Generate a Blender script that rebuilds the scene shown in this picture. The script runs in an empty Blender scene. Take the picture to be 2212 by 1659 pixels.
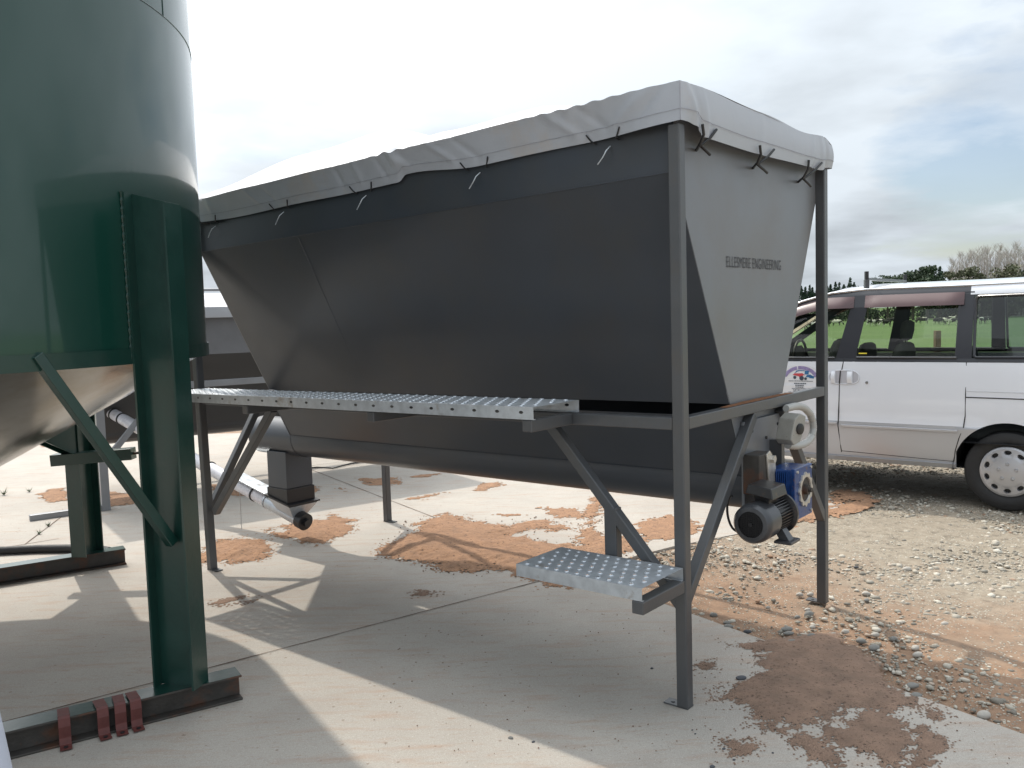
import bpy, bmesh, math, random
from math import sin, cos, pi, radians, atan2, sqrt, exp
from mathutils import Vector, Matrix
import numpy as np
random.seed(7); rng = np.random.default_rng(11)
sc = bpy.context.scene
COL = sc.collection
# ------------------------------------------------------------------ camera
CAMH = 1.6; PITCH = 0.0762950; ROLL = -0.0305212
cd = bpy.data.cameras.new("camera"); cam = bpy.data.objects.new("camera", cd); COL.objects.link(cam)
cd.sensor_width = 36; cd.lens = 36*1861.87/2212; cd.clip_start = .05; cd.clip_end = 6000
fw = Vector((0, cos(PITCH), -sin(PITCH))); rt = Vector((1, 0, 0)); up = rt.cross(fw)
r2 = rt*cos(ROLL)+up*sin(ROLL); u2 = -rt*sin(ROLL)+up*cos(ROLL)
m = Matrix((r2, u2, -fw)).transposed().to_4x4(); m.translation = (0, 0, CAMH)
cam.matrix_world = m; sc.camera = cam
# ------------------------------------------------------------------ exposure
sc.view_settings.view_transform = 'Standard'; sc.view_settings.look = 'None'
sc.view_settings.exposure = 0.0; sc.view_settings.gamma = 1.0; sc.view_settings.use_curve_mapping = False
# ------------------------------------------------------------------ sun + sky
SEL = radians(53.6); SAZ = radians(122.5)
SUN = Vector((cos(SAZ)*cos(SEL), sin(SAZ)*cos(SEL), sin(SEL)))
ld = bpy.data.lights.new("sun", 'SUN'); ld.energy = 3.2; ld.angle = radians(0.9); ld.color = (1, .93, .82)
lo = bpy.data.objects.new("sun", ld); COL.objects.link(lo)
lo.rotation_euler = (-SUN).to_track_quat('-Z', 'Y').to_euler(); lo.location = (0, 0, 20)
w = bpy.data.worlds.new("World"); sc.world = w; w.use_nodes = True
nt = w.node_tree; nt.nodes.clear()
def N(nt, t, **k):
    n = nt.nodes.new(t)
    for a, v in k.items():
        if a in n.bl_rna.properties.keys(): setattr(n, a, v)
        else: n.inputs[a].default_value = v
    return n
def Lk(nt, a, b): nt.links.new(a, b)
def mathn(nt, op, a, b=None, c=None, clamp=False):
    n = nt.nodes.new('ShaderNodeMath'); n.operation = op; n.use_clamp = clamp
    for i, v in enumerate((a, b, c)):
        if v is None: continue
        if isinstance(v, (int, float)): n.inputs[i].default_value = v
        else: nt.links.new(v, n.inputs[i])
    return n.outputs[0]
def ramp(nt, fac, stops, interp='LINEAR'):
    n = nt.nodes.new('ShaderNodeValToRGB'); n.color_ramp.interpolation = interp
    el = n.color_ramp.elements
    while len(el) > 1: el.remove(el[0])
    el[0].position = stops[0][0]; el[0].color = stops[0][1] if len(stops[0][1]) == 4 else (*stops[0][1], 1)
    for p, c in stops[1:]:
        e = el.new(p); e.color = c if len(c) == 4 else (*c, 1)
    nt.links.new(fac, n.inputs[0]); return n.outputs[0]
sky = N(nt, 'ShaderNodeTexSky'); sky.sky_type = 'NISHITA'; sky.sun_disc = False
sky.sun_elevation = SEL; sky.sun_rotation = radians(-32.5); sky.air_density = 1.0; sky.dust_density = 1.5
bg1 = N(nt, 'ShaderNodeBackground', Strength=0.13); Lk(nt, sky.outputs[0], bg1.inputs[0])
tc = N(nt, 'ShaderNodeTexCoord'); sep = N(nt, 'ShaderNodeSeparateXYZ'); Lk(nt, tc.outputs['Generated'], sep.inputs[0])
zc = mathn(nt, 'ADD', mathn(nt, 'MAXIMUM', sep.outputs[2], 0.0), 0.16)
comb = N(nt, 'ShaderNodeCombineXYZ')
Lk(nt, mathn(nt, 'DIVIDE', sep.outputs[0], zc), comb.inputs[0]); Lk(nt, mathn(nt, 'DIVIDE', sep.outputs[1], zc), comb.inputs[1])
n1 = N(nt, 'ShaderNodeTexNoise', Scale=0.75, Detail=8.0, Roughness=0.55); Lk(nt, comb.outputs[0], n1.inputs['Vector'])
mp = N(nt, 'ShaderNodeMapping'); mp.inputs['Location'].default_value = (3.7, 1.2, 5.0); Lk(nt, comb.outputs[0], mp.inputs[0])
n2 = N(nt, 'ShaderNodeTexNoise', Scale=1.1, Detail=6.0, Roughness=0.5); Lk(nt, mp.outputs[0], n2.inputs['Vector'])
dot = N(nt, 'ShaderNodeVectorMath', operation='DOT_PRODUCT'); Lk(nt, tc.outputs['Generated'], dot.inputs[0])
dot.inputs[1].default_value = SUN
glow = mathn(nt, 'POWER', mathn(nt, 'MAXIMUM', dot.outputs['Value'], 0.0), 8.0)
cover = ramp(nt, n1.outputs[0], [(0.28, (0, 0, 0)), (0.42, (1, 1, 1))])
gapd = N(nt, 'ShaderNodeVectorMath', operation='DOT_PRODUCT'); Lk(nt, tc.outputs['Generated'], gapd.inputs[0]); gapd.inputs[1].default_value = (fw*1862+r2*1090+u2*590).normalized()
gap = ramp(nt, mathn(nt, 'ADD', gapd.outputs['Value'], mathn(nt, 'MULTIPLY', mathn(nt, 'SUBTRACT', n1.outputs[0], .5), .06)), [(.9925, (1, 1, 1)), (.9995, (.15, .15, .15))])
cover = mathn(nt, 'MULTIPLY', cover, gap)
cb = mathn(nt, 'ADD', 0.86, mathn(nt, 'MULTIPLY', glow, 3.0))
cb = mathn(nt, 'MULTIPLY', cb, mathn(nt, 'ADD', .92, mathn(nt, 'MULTIPLY', mathn(nt, 'POWER', mathn(nt, 'MAXIMUM', sep.outputs[2], 0.0), 1.3), .85)))
cb = mathn(nt, 'MULTIPLY', cb, ramp(nt, n2.outputs[0], [(0.38, (.76, .76, .76)), (0.60, (1.12, 1.12, 1.12))]))
bg2 = N(nt, 'ShaderNodeBackground'); Lk(nt, ramp(nt, glow, [(0, (.845, .925, 1.0)), (.35, (1, 1, 1))]), bg2.inputs[0]); Lk(nt, cb, bg2.inputs[1])
mxs = N(nt, 'ShaderNodeMixShader'); Lk(nt, cover, mxs.inputs[0]); Lk(nt, bg1.outputs[0], mxs.inputs[1]); Lk(nt, bg2.outputs[0], mxs.inputs[2])
wo = N(nt, 'ShaderNodeOutputWorld'); Lk(nt, mxs.outputs[0], wo.inputs[0])

# ------------------------------------------------------------------ materials
def mat(name, col, rough=.5, metal=0., coat=0., coat_rough=.1, noise=0., nscale=8., bump=0., bscale=60., spec=.5, col2=None, c2=(.45, .6), c2scale=3., stretch=None, alpha=None, sheen=0):
    M = bpy.data.materials.new(name); M.use_nodes = True; t = M.node_tree
    b = t.nodes['Principled BSDF']
    b.inputs['Base Color'].default_value = (*col, 1); b.inputs['Roughness'].default_value = rough
    b.inputs['Metallic'].default_value = metal; b.inputs['Coat Weight'].default_value = coat
    b.inputs['Coat Roughness'].default_value = coat_rough; b.inputs['Specular IOR Level'].default_value = spec
    g = N(t, 'ShaderNodeTexCoord'); src = g.outputs['Object']
    if stretch:
        mpn = N(t, 'ShaderNodeMapping'); mpn.inputs['Scale'].default_value = stretch; Lk(t, src, mpn.inputs[0]); src = mpn.outputs[0]
    c = None
    if noise or col2:
        n = N(t, 'ShaderNodeTexNoise', Scale=nscale, Detail=6.0, Roughness=.62); Lk(t, src, n.inputs['Vector'])
        a = tuple(x*(1-noise) for x in col); bb = tuple(min(1, x*(1+noise)) for x in col)
        c = ramp(t, n.outputs[0], [(.3, a), (.7, bb)])
        if col2:
            n2_ = N(t, 'ShaderNodeTexNoise', Scale=c2scale, Detail=7.0, Roughness=.65); Lk(t, src, n2_.inputs['Vector'])
            f = ramp(t, n2_.outputs[0], [(c2[0], (0, 0, 0)), (c2[1], (1, 1, 1))])
            mx = N(t, 'ShaderNodeMix', data_type='RGBA'); Lk(t, f, mx.inputs[0]); Lk(t, c, mx.inputs[6]); mx.inputs[7].default_value = (*col2, 1)
            c = mx.outputs[2]
        Lk(t, c, b.inputs['Base Color'])
        rn = ramp(t, n.outputs[0], [(.3, (max(0, rough-.07),)*3), (.7, (min(1, rough+.07),)*3)]); Lk(t, rn, b.inputs['Roughness'])
    if bump:
        nb = N(t, 'ShaderNodeTexNoise', Scale=bscale, Detail=4.0); Lk(t, src, nb.inputs['Vector'])
        bp = N(t, 'ShaderNodeBump', Strength=bump, Distance=.01); Lk(t, nb.outputs[0], bp.inputs['Height']); Lk(t, bp.outputs[0], b.inputs['Normal'])
    return M
M = {}
M['grey'] = mat('grey_enamel', (.082, .086, .092), .42, .25, .25, .25, .10, 5, .06, 90, col2=(.092, .086, .080), c2=(.5, .75), c2scale=6)
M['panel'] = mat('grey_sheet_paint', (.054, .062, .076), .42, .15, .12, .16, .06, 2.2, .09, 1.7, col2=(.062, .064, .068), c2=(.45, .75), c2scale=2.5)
M['endpanel_skylit'] = mat('grey_paint_skylit', (.178, .189, .208), .45, .2, .3, .3, .06, 3, .07, 2, col2=(.165, .154, .146), c2=(.45, .75), c2scale=1.4)  # same hopper grey, lightened: sky reflected in the end put into the colour
M['rust'] = mat('rusty_dust', (.20, .085, .035), .9, 0, noise=.35, nscale=30, bump=.3, bscale=200)
M['green'] = mat('green_enamel', (.004, .042, .031), .30, 0, .75, .06, .0, 3, .012, 1.2)
M['greensteel'] = mat('green_steel', (.005, .036, .028), .36, 0, .45, .2, .15, 8, .08, 40, col2=(.018, .042, .034), c2=(.55, .75), c2scale=6)
M['galv'] = mat('galvanised', (.52, .56, .60), .36, .5, noise=.14, nscale=25, bump=.05, bscale=60, col2=(.33, .30, .27), c2=(.60, .72), c2scale=9)
M['cone'] = mat('zinc_sheet', (.27, .26, .235), .17, .95, noise=.25, nscale=3, bump=.5, bscale=1.6, col2=(.20, .17, .12), c2=(.5, .7), c2scale=2.5)
M['rawsteel'] = mat('weathered_steel', (.060, .055, .050), .6, .3, noise=.25, nscale=12, bump=.2, bscale=60, col2=(.11, .055, .035), c2=(.5, .65), c2scale=7)
M['redoxide'] = mat('red_oxide', (.11, .032, .028), .55, 0, noise=.2, nscale=20, bump=.1, bscale=80)
M['tarp'] = mat('pvc_cover', (.41, .43, .47), .42, 0, .15, .3, .05, 6, .25, 9, col2=(.45, .40, .36), c2=(.55, .75), c2scale=2)
M['stitch'] = mat('dark_stitching', (.30, .30, .34), .8)
M['rubber'] = mat('black_rubber', (.018, .018, .019), .62, 0, noise=.3, nscale=30, bump=.2, bscale=120)
M['black'] = mat('black_plastic', (.015, .015, .017), .4)
M['motor'] = mat('motor_paint', (.022, .022, .024), .38, .2, .3, .3, .2, 20, col2=(.10, .055, .035), c2=(.55, .68), c2scale=18)
M['cowl'] = mat('cowl_paint', (.060, .063, .070), .35, .3, .3, .25, .15, 15)
M['blue'] = mat('blue_gearbox_paint', (.008, .048, .19), .35, .1, .3, .2, .2, 25, .1, 80, col2=(.13, .07, .05), c2=(.60, .68), c2scale=22)
M['alu'] = mat('cast_aluminium', (.60, .57, .52), .4, .7, noise=.15, nscale=60)
M['cream'] = mat('cream_plastic', (.30, .29, .26), .45, noise=.08, nscale=30, col2=(.22, .2, .17), c2=(.62, .68), c2scale=60)
M['conduit'] = mat('grey_conduit', (.42, .42, .40), .45)
M['augerwhite'] = mat('white_tube_paint', (.72, .71, .76), .3, 0, .3, .15, .05, 10, col2=(.4, .36, .33), c2=(.58, .75), c2scale=10)
M['vanwhite'] = mat('white_car_paint', (.76, .78, .83), .28, 0, .9, .05)
M['vansilver'] = mat('pearl_lower_paint', (.49, .50, .53), .32, .35, .7, .07)
M['vanblack'] = mat('black_window_frame', (.028, .029, .036), .33, 0, .4, .15)
M['chrome'] = mat('bright_trim', (.75, .76, .78), .15, 1.)
M['visor'] = mat('smoked_visor', (.095, .052, .054), .3, 0, .15, .05, .06, 3)
M['hub'] = mat('silver_hubcap', (.50, .50, .52), .35, .6, .2, .2, .05, 10)
M['seat'] = mat('grey_seat_fabric', (.055, .062, .062), .9, noise=.2, nscale=30)
M['interior'] = mat('dark_interior', (.02, .02, .022), .85)
M['white'] = mat('sticker_white', (.74, .74, .76), .4)
M['purple'] = mat('sticker_purple', (.26, .20, .42), .5, noise=.3, nscale=60)
M['sblue'] = mat('sticker_blue', (.04, .16, .34), .5)
M['sred'] = mat('sticker_red', (.55, .07, .08), .5)
M['sdark'] = mat('sticker_dark', (.05, .07, .10), .5)
M['letter'] = mat('dark_lettering', (.065, .066, .072), .6)
M['pole'] = mat('pale_blue_grey_pipe', (.42, .46, .55), .4, 0, .2, .3, .08, 8)
M['yellow'] = mat('yellow_sticker', (.75, .60, .05), .5)
M['meal'] = mat('orange_meal', (.33, .19, .112), .95, 0, noise=.22, nscale=14, bump=.9, bscale=160, col2=(.15, .09, .06), c2=(.56, .64), c2scale=48)
M['mealdark'] = mat('damp_orange_meal', (.25, .165, .118), .95, 0, noise=.25, nscale=9, bump=.9, bscale=200, col2=(.10, .062, .045), c2=(.57, .64), c2scale=70)
M['wood'] = mat('weathered_wood', (.16, .10, .065), .9, noise=.3, nscale=8)
M['cowblack'] = mat('black_hide', (.018, .016, .016), .8)
M['weed'] = mat('weed_leaf', (.05, .09, .03), .8)
M['bark'] = mat('tree_bark', (.10, .085, .07), .9)
M['chain'] = mat('zinc_chain', (.45, .45, .45), .4, .8)
def leafmat(n, a, b):
    X = mat(n, a, .8, noise=.01); t = X.node_tree; bs = t.nodes['Principled BSDF']
    oi = N(t, 'ShaderNodeNewGeometry'); c = ramp(t, oi.outputs['Random Per Island'], [(0, a), (1, b)]); Lk(t, c, bs.inputs['Base Color'])
    return X
M['leafdark'] = leafmat('conifer_leaf', (.018, .035, .026), (.035, .065, .04))
M['leafpine'] = leafmat('pine_leaf', (.03, .05, .03), (.07, .095, .055))
M['leafolive'] = leafmat('olive_leaf', (.09, .10, .06), (.16, .155, .10))
M['twig'] = leafmat('bare_twig', (.34, .30, .28), (.50, .46, .43))
def glassmat(n, tint, refl=1.0):
    X = bpy.data.materials.new(n); X.use_nodes = True; t = X.node_tree; t.nodes.clear()
    tr = N(t, 'ShaderNodeBsdfTransparent'); tr.inputs[0].default_value = (*tint, 1)
    gl = N(t, 'ShaderNodeBsdfGlossy', Roughness=.02); gl.inputs[0].default_value = (1, 1, 1, 1)
    fr = N(t, 'ShaderNodeFresnel', IOR=1.5); f = mathn(t, 'MULTIPLY', fr.outputs[0], refl, clamp=True)
    mx = N(t, 'ShaderNodeMixShader'); Lk(t, f, mx.inputs[0]); Lk(t, tr.outputs[0], mx.inputs[1]); Lk(t, gl.outputs[0], mx.inputs[2])
    o = N(t, 'ShaderNodeOutputMaterial'); Lk(t, mx.outputs[0], o.inputs[0]); return X
M['glass'] = glassmat('tinted_glass', (.72, .75, .66), 1.2)
M['darkglass'] = glassmat('privacy_glass', (.50, .56, .55), 1.4)
def concrete():
    X = bpy.data.materials.new('concrete'); X.use_nodes = True; t = X.node_tree; b = t.nodes['Principled BSDF']
    g = N(t, 'ShaderNodeTexCoord'); s = g.outputs['Object']
    def nz(sc_, det=6., ro=.6, st=None, loc=None):
        v = s
        if st or loc:
            mpn = N(t, 'ShaderNodeMapping'); mpn.inputs['Scale'].default_value = st or (1, 1, 1); mpn.inputs['Rotation'].default_value = (0, 0, radians(-36)); mpn.inputs['Location'].default_value = loc or (0, 0, 0); Lk(t, s, mpn.inputs[0]); v = mpn.outputs[0]
        n = N(t, 'ShaderNodeTexNoise', Scale=sc_, Detail=det, Roughness=ro); Lk(t, v, n.inputs['Vector']); return n.outputs[0]
    c = ramp(t, nz(.9, 8), [(.3, (.34, .312, .278)), (.7, (.445, .415, .37))])
    def over(c, fac, col):
        mx = N(t, 'ShaderNodeMix', data_type='RGBA'); Lk(t, fac, mx.inputs[0]); Lk(t, c, mx.inputs[6]); mx.inputs[7].default_value = (*col, 1); return mx.outputs[2]
    c = over(c, mathn(t, 'MULTIPLY', ramp(t, nz(3.0, 7, .65, (1, 5, 1)), [(.50, (0, 0, 0)), (.70, (1, 1, 1))]), .5), (.36, .23, .15))
    c = over(c, mathn(t, 'MULTIPLY', ramp(t, nz(1.3, 5, .6, None, (7, 3, 0)), [(.55, (0, 0, 0)), (.72, (1, 1, 1))]), .35), (.25, .22, .19))
    c = over(c, mathn(t, 'MULTIPLY', ramp(t, nz(14, 6, .7, (1, 4, 1)), [(.58, (0, 0, 0)), (.68, (1, 1, 1))]), .5), (.29, .18, .12))
    c = over(c, mathn(t, 'MULTIPLY', ramp(t, nz(230, 3, .6), [(.38, (1, 1, 1)), (.50, (0, 0, 0))]), .36), (.20, .18, .16))
    c = over(c, mathn(t, 'MULTIPLY', ramp(t, nz(75, 4, .7), [(.34, (1, 1, 1)), (.47, (0, 0, 0))]), .40), (.26, .235, .21))
    c = over(c, mathn(t, 'MULTIPLY', ramp(t, nz(120, 4, .7, None, (3, 1, 0)), [(.56, (0, 0, 0)), (.68, (1, 1, 1))]), .35), (.66, .64, .61))
    vo = N(t, 'ShaderNodeTexVoronoi', Scale=11.); Lk(t, s, vo.inputs['Vector'])
    c = over(c, mathn(t, 'MULTIPLY', ramp(t, vo.outputs['Distance'], [(.05, (1, 1, 1)), (.09, (0, 0, 0))]), .55), (.15, .09, .06))
    Lk(t, c, b.inputs['Base Color']); b.inputs['Roughness'].default_value = .85
    bp = N(t, 'ShaderNodeBump', Strength=.35, Distance=.004); Lk(t, nz(180, 4), bp.inputs['Height']); Lk(t, bp.outputs[0], b.inputs['Normal'])
    return X
M['concrete'] = concrete()
def gravelmat(n, near=True):
    X = bpy.data.materials.new(n); X.use_nodes = True; t = X.node_tree; b = t.nodes['Principled BSDF']
    g = N(t, 'ShaderNodeTexCoord'); s = g.outputs['Object']
    def nz(sc_, det=6., ro=.6):
        q = N(t, 'ShaderNodeTexNoise', Scale=sc_, Detail=det, Roughness=ro); Lk(t, s, q.inputs['Vector']); return q.outputs[0]
    sp = N(t, 'ShaderNodeSeparateXYZ'); Lk(t, s, sp.inputs[0])
    # soil is orange beside the slab where the meal blew onto it, greyer further out
    dd = mathn(t, 'ADD', mathn(t, 'MULTIPLY', sp.outputs[0], .829), mathn(t, 'MULTIPLY', sp.outputs[1], .56))
    dd = mathn(t, 'ADD', mathn(t, 'SUBTRACT', dd, 3.277), mathn(t, 'MULTIPLY', mathn(t, 'SUBTRACT', nz(1.6, 7, .7), .5), 2.6))
    f = ramp(t, mathn(t, 'DIVIDE', dd, 4.0), [(.12, (0, 0, 0)), (.42, (1, 1, 1))])
    c1 = ramp(t, nz(9, 8, .7), [(.3, (.20, .125, .080)), (.7, (.35, .225, .145))])
    c2 = ramp(t, nz(12, 8, .75), [(.34, (.13, .11, .085)), (.47, (.265, .225, .172)), (.72, (.36, .315, .25))])
    mx = N(t, 'ShaderNodeMix', data_type='RGBA'); Lk(t, f, mx.inputs[0]); Lk(t, c1, mx.inputs[6]); Lk(t, c2, mx.inputs[7])
    vo = N(t, 'ShaderNodeTexVoronoi', Scale=70. if near else 30.); Lk(t, s, vo.inputs['Vector'])
    sel = mathn(t, 'GREATER_THAN', nz(5, 4), .46)
    mk = mathn(t, 'MULTIPLY', ramp(t, vo.outputs['Distance'], [(.30, (1, 1, 1)), (.42, (0, 0, 0))]), sel)
    sv = N(t, 'ShaderNodeSeparateColor'); Lk(t, vo.outputs['Color'], sv.inputs[0])
    mk = mathn(t, 'MULTIPLY', mk, mathn(t, 'GREATER_THAN', sv.outputs[0], .45))
    pc = ramp(t, sv.outputs[1], [(0, (.22, .20, .17)), (.5, (.40, .36, .29)), (1, (.58, .54, .46))])
    m2 = N(t, 'ShaderNodeMix', data_type='RGBA'); Lk(t, mk, m2.inputs[0]); Lk(t, mx.outputs[2], m2.inputs[6]); Lk(t, pc, m2.inputs[7])
    Lk(t, m2.outputs[2], b.inputs['Base Color']); b.inputs['Roughness'].default_value = .92
    bp = N(t, 'ShaderNodeBump', Strength=.8, Distance=.012); Lk(t, mathn(t, 'ADD', nz(60, 6, .7), mk), bp.inputs['Height']); Lk(t, bp.outputs[0], b.inputs['Normal'])
    return X
M['gravel'] = gravelmat('gravel_soil'); M['yard'] = gravelmat('yard_gravel', False)
M['grass'] = mat('pasture_grass', (.095, .17, .05), .85, 0, noise=.25, nscale=.15, bump=.3, bscale=4, col2=(.12, .19, .07), c2=(.45, .6), c2scale=.05)
def attrmat(n):
    X = bpy.data.materials.new(n); X.use_nodes = True; t = X.node_tree; b = t.nodes['Principled BSDF']
    a = N(t, 'ShaderNodeNewGeometry'); c = ramp(t, a.outputs['Random Per Island'], [(0, (.16, .145, .12)), (.3, (.28, .26, .22)), (.6, (.42, .385, .32)), (.85, (.55, .52, .45)), (1, (.26, .15, .09))])
    Lk(t, c, b.inputs['Base Color']); b.inputs['Roughness'].default_value = .8; return X
M['pebble'] = attrmat('pebbles')
M['stone1'] = mat('pale_stone', (.40, .375, .335), .75, 0, noise=.18, nscale=25, bump=.2, bscale=60, col2=(.24, .15, .10), c2=(.6, .8), c2scale=9)
M['stone2'] = mat('grey_stone', (.20, .195, .18), .75, 0, noise=.2, nscale=25, bump=.2, bscale=60)
M['stone3'] = mat('dark_stone', (.07, .075, .085), .7, 0, noise=.2, nscale=25)

# ------------------------------------------------------------------ helpers
class MB:
    def __init__(s, tf=None): s.v = []; s.f = []; s.tf = tf or (lambda *p: Vector(p))
    def add(s, vs, fs, raw=False):
        o = len(s.v); s.v += [Vector(q) if raw else s.tf(*q) for q in vs]; s.f += [tuple(i+o for i in f) for f in fs]; return s
    def box(s, x0, x1, y0, y1, z0, z1):
        return s.add([(x0, y0, z0), (x1, y0, z0), (x1, y1, z0), (x0, y1, z0), (x0, y0, z1), (x1, y0, z1), (x1, y1, z1), (x0, y1, z1)],
                     [(0, 3, 2, 1), (4, 5, 6, 7), (0, 1, 5, 4), (1, 2, 6, 5), (2, 3, 7, 6), (3, 0, 4, 7)])
    def bar(s, A, B, w, h, upv=(0, 0, 1)):
        A = s.tf(*A); B = s.tf(*B); d = (B-A).normalized(); U = Vector(upv)
        if abs(d.dot(U)) > .98: U = Vector((1, 0, 0))
        X = d.cross(U).normalized(); Y = X.cross(d).normalized(); q = []
        for P in (A, B):
            for a, b in ((-1, -1), (1, -1), (1, 1), (-1, 1)): q.append(P+X*a*w/2+Y*b*h/2)
        return s.add(q, [(0, 1, 2, 3), (7, 6, 5, 4), (0, 4, 5, 1), (1, 5, 6, 2), (2, 6, 7, 3), (3, 7, 4, 0)], True)
    def tube(s, pts, r, n=8, cap=True):
        P = [s.tf(*p) for p in pts]; rs = r if isinstance(r, (list, tuple)) else [r]*len(P); o = len(s.v); prev = None
        for i, p in enumerate(P):
            d = (P[min(i+1, len(P)-1)]-P[max(i-1, 0)]).normalized()
            if prev is None:
                X = d.cross(Vector((0, 0, 1)));
                if X.length < .05: X = d.cross(Vector((1, 0, 0)))
                X.normalize()
            else: X = (prev-d*prev.dot(d)).normalized()
            prev = X; Y = d.cross(X)
            for k in range(n): s.v.append(p+(X*cos(2*pi*k/n)+Y*sin(2*pi*k/n))*rs[i])
        for i in range(len(P)-1):
            for k in range(n): s.f.append((o+i*n+k, o+i*n+(k+1) % n, o+(i+1)*n+(k+1) % n, o+(i+1)*n+k))
        if cap: s.f.append(tuple(o+k for k in range(n))[::-1]); s.f.append(tuple(o+(len(P)-1)*n+k for k in range(n)))
        return s
    def lathe(s, C_, ax, prof, n=32):
        # prof: (along axis, radius)
        ax = Vector(ax).normalized(); X = ax.orthogonal().normalized(); Y = ax.cross(X); C_ = Vector(C_); o = len(s.v)
        for a, r in prof:
            for k in range(n): s.v.append(C_+ax*a+(X*cos(2*pi*k/n)+Y*sin(2*pi*k/n))*r)
        for i in range(len(prof)-1):
            for k in range(n): s.f.append((o+i*n+k, o+i*n+(k+1) % n, o+(i+1)*n+(k+1) % n, o+(i+1)*n+k))
        return s
    def grid(s, P):
        ny = len(P); nx = len(P[0]); o = len(s.v)
        for r in P:
            for q in r: s.v.append(s.tf(*q))
        for j in range(ny-1):
            for i in range(nx-1): s.f.append((o+j*nx+i, o+j*nx+i+1, o+(j+1)*nx+i+1, o+(j+1)*nx+i))
        return s
    def prism(s, poly, fn, t0, t1):
        # poly list of 2D, fn(a,b,t)->3D
        n = len(poly); q = [fn(a, b, t0) for a, b in poly]+[fn(a, b, t1) for a, b in poly]
        return s.add(q, [tuple(range(n)), tuple(range(2*n-1, n-1, -1))]+[(i, i+n, (i+1) % n+n, (i+1) % n) for i in range(n)])
    def build(s, name, material, parent=None, smooth=False, bevel=0, solid=0, fix=True):
        me = bpy.data.meshes.new(name); me.from_pydata([tuple(q) for q in s.v], [], s.f)
        if fix:
            bm = bmesh.new(); bm.from_mesh(me); bmesh.ops.recalc_face_normals(bm, faces=bm.faces); bm.to_mesh(me); bm.free()
        me.materials.append(M[material] if isinstance(material, str) else material)
        o = bpy.data.objects.new(name, me); COL.objects.link(o)
        if parent: o.parent = parent
        if smooth:
            me.polygons.foreach_set('use_smooth', [True]*len(me.polygons))
            try: me.set_sharp_from_angle(angle=radians(smooth if smooth > 1 else 40))
            except Exception: pass
        if solid:
            md = o.modifiers.new('solid', 'SOLIDIFY'); md.thickness = solid; md.offset = -1
        if bevel:
            md = o.modifiers.new('bevel', 'BEVEL'); md.width = bevel; md.segments = 2; md.limit_method = 'ANGLE'; md.angle_limit = radians(40)
        return o
def tag(o, label=None, cat=None, group=None, kind=None):
    for k, v in (('label', label), ('category', cat), ('group', group), ('kind', kind)):
        if v: o[k] = v
    return o
def empty(name, loc, rz=0, label=None, cat=None, group=None):
    o = bpy.data.objects.new(name, None); COL.objects.link(o); o.location = loc; o.rotation_euler = (0, 0, rz); o.empty_display_size = .2
    return tag(o, label, cat, group)
def copy_tree(o, parent=None):
    c = o.copy(); COL.objects.link(c); c.parent = parent
    for ch in [q for q in bpy.data.objects if q.parent == o]: copy_tree(ch, c)
    return c
def vnoise(x, y, seed=0):
    # cheap value noise (numpy arrays)
    xi = np.floor(x).astype(int); yi = np.floor(y).astype(int); xf = x-xi; yf = y-yi
    def h(a, b):
        n = (a*374761393+b*668265263+seed*1274126177) & 0x7fffffff
        n = (n ^ (n >> 13))*1274126177 & 0x7fffffff
        return ((n ^ (n >> 16)) & 0xffff)/65535.
    u = xf*xf*(3-2*xf); v = yf*yf*(3-2*yf)
    return (h(xi, yi)*(1-u)+h(xi+1, yi)*u)*(1-v)+(h(xi, yi+1)*(1-u)+h(xi+1, yi+1)*u)*v
def sdf(px, py, poly):
    d = np.full(px.shape, 1e9); ins = np.zeros(px.shape, bool); n = len(poly)
    for i in range(n):
        ax, ay = poly[i]; bx, by = poly[(i+1) % n]; ex, ey = bx-ax, by-ay
        t = np.clip(((px-ax)*ex+(py-ay)*ey)/(ex*ex+ey*ey+1e-12), 0, 1)
        d = np.minimum(d, np.hypot(px-ax-t*ex, py-ay-t*ey))
        c = ((ay > py) != (by > py)) & (px < (bx-ax)*(py-ay)/((by-ay) if by != ay else 1e-9)+ax); ins ^= c
    return np.where(ins, d, -d)

# ------------------------------------------------------------------ ground
def sheet(name, poly, z, thick, material):
    b = MB(); b.prism(poly, lambda a, c, t: (a, c, t), z, z-thick); o = b.build(name, material); return tag(o, kind='structure')
rows = [(-40, -.10), (14, -.10), (20, -.35), (34, -1.5), (50, -2.3), (120, -2.3), (600, -2.3), (3000, -2.3)]
gb = MB(); gb.grid([[(x, y, z) for x in (-3000, -600, -100, -30, 0, 30, 100, 600, 3000)] for y, z in rows])
tag(gb.build('ground', 'grass'), kind='structure')
sheet('gravel_yard', [(-30, -25), (30, -25), (30, 13.5), (18, 14.6), (6, 14.0), (-6, 15.2), (-30, 14.4)], -.035, .3, 'yard')
SLAB = [(-14, -8), (9.38, -8), (1.863, 3.093), (.922, 4.485), (.36, 5.315), (1.085, 5.837), (1.546, 6.085), (2.45, 6.66), (2.72, 7.0), (2.62, 7.35), (3.0, 8.4), (3.1, 12.8), (-14, 13.0)]
sheet('concrete_slab', SLAB, 0, .12, 'concrete')
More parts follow.
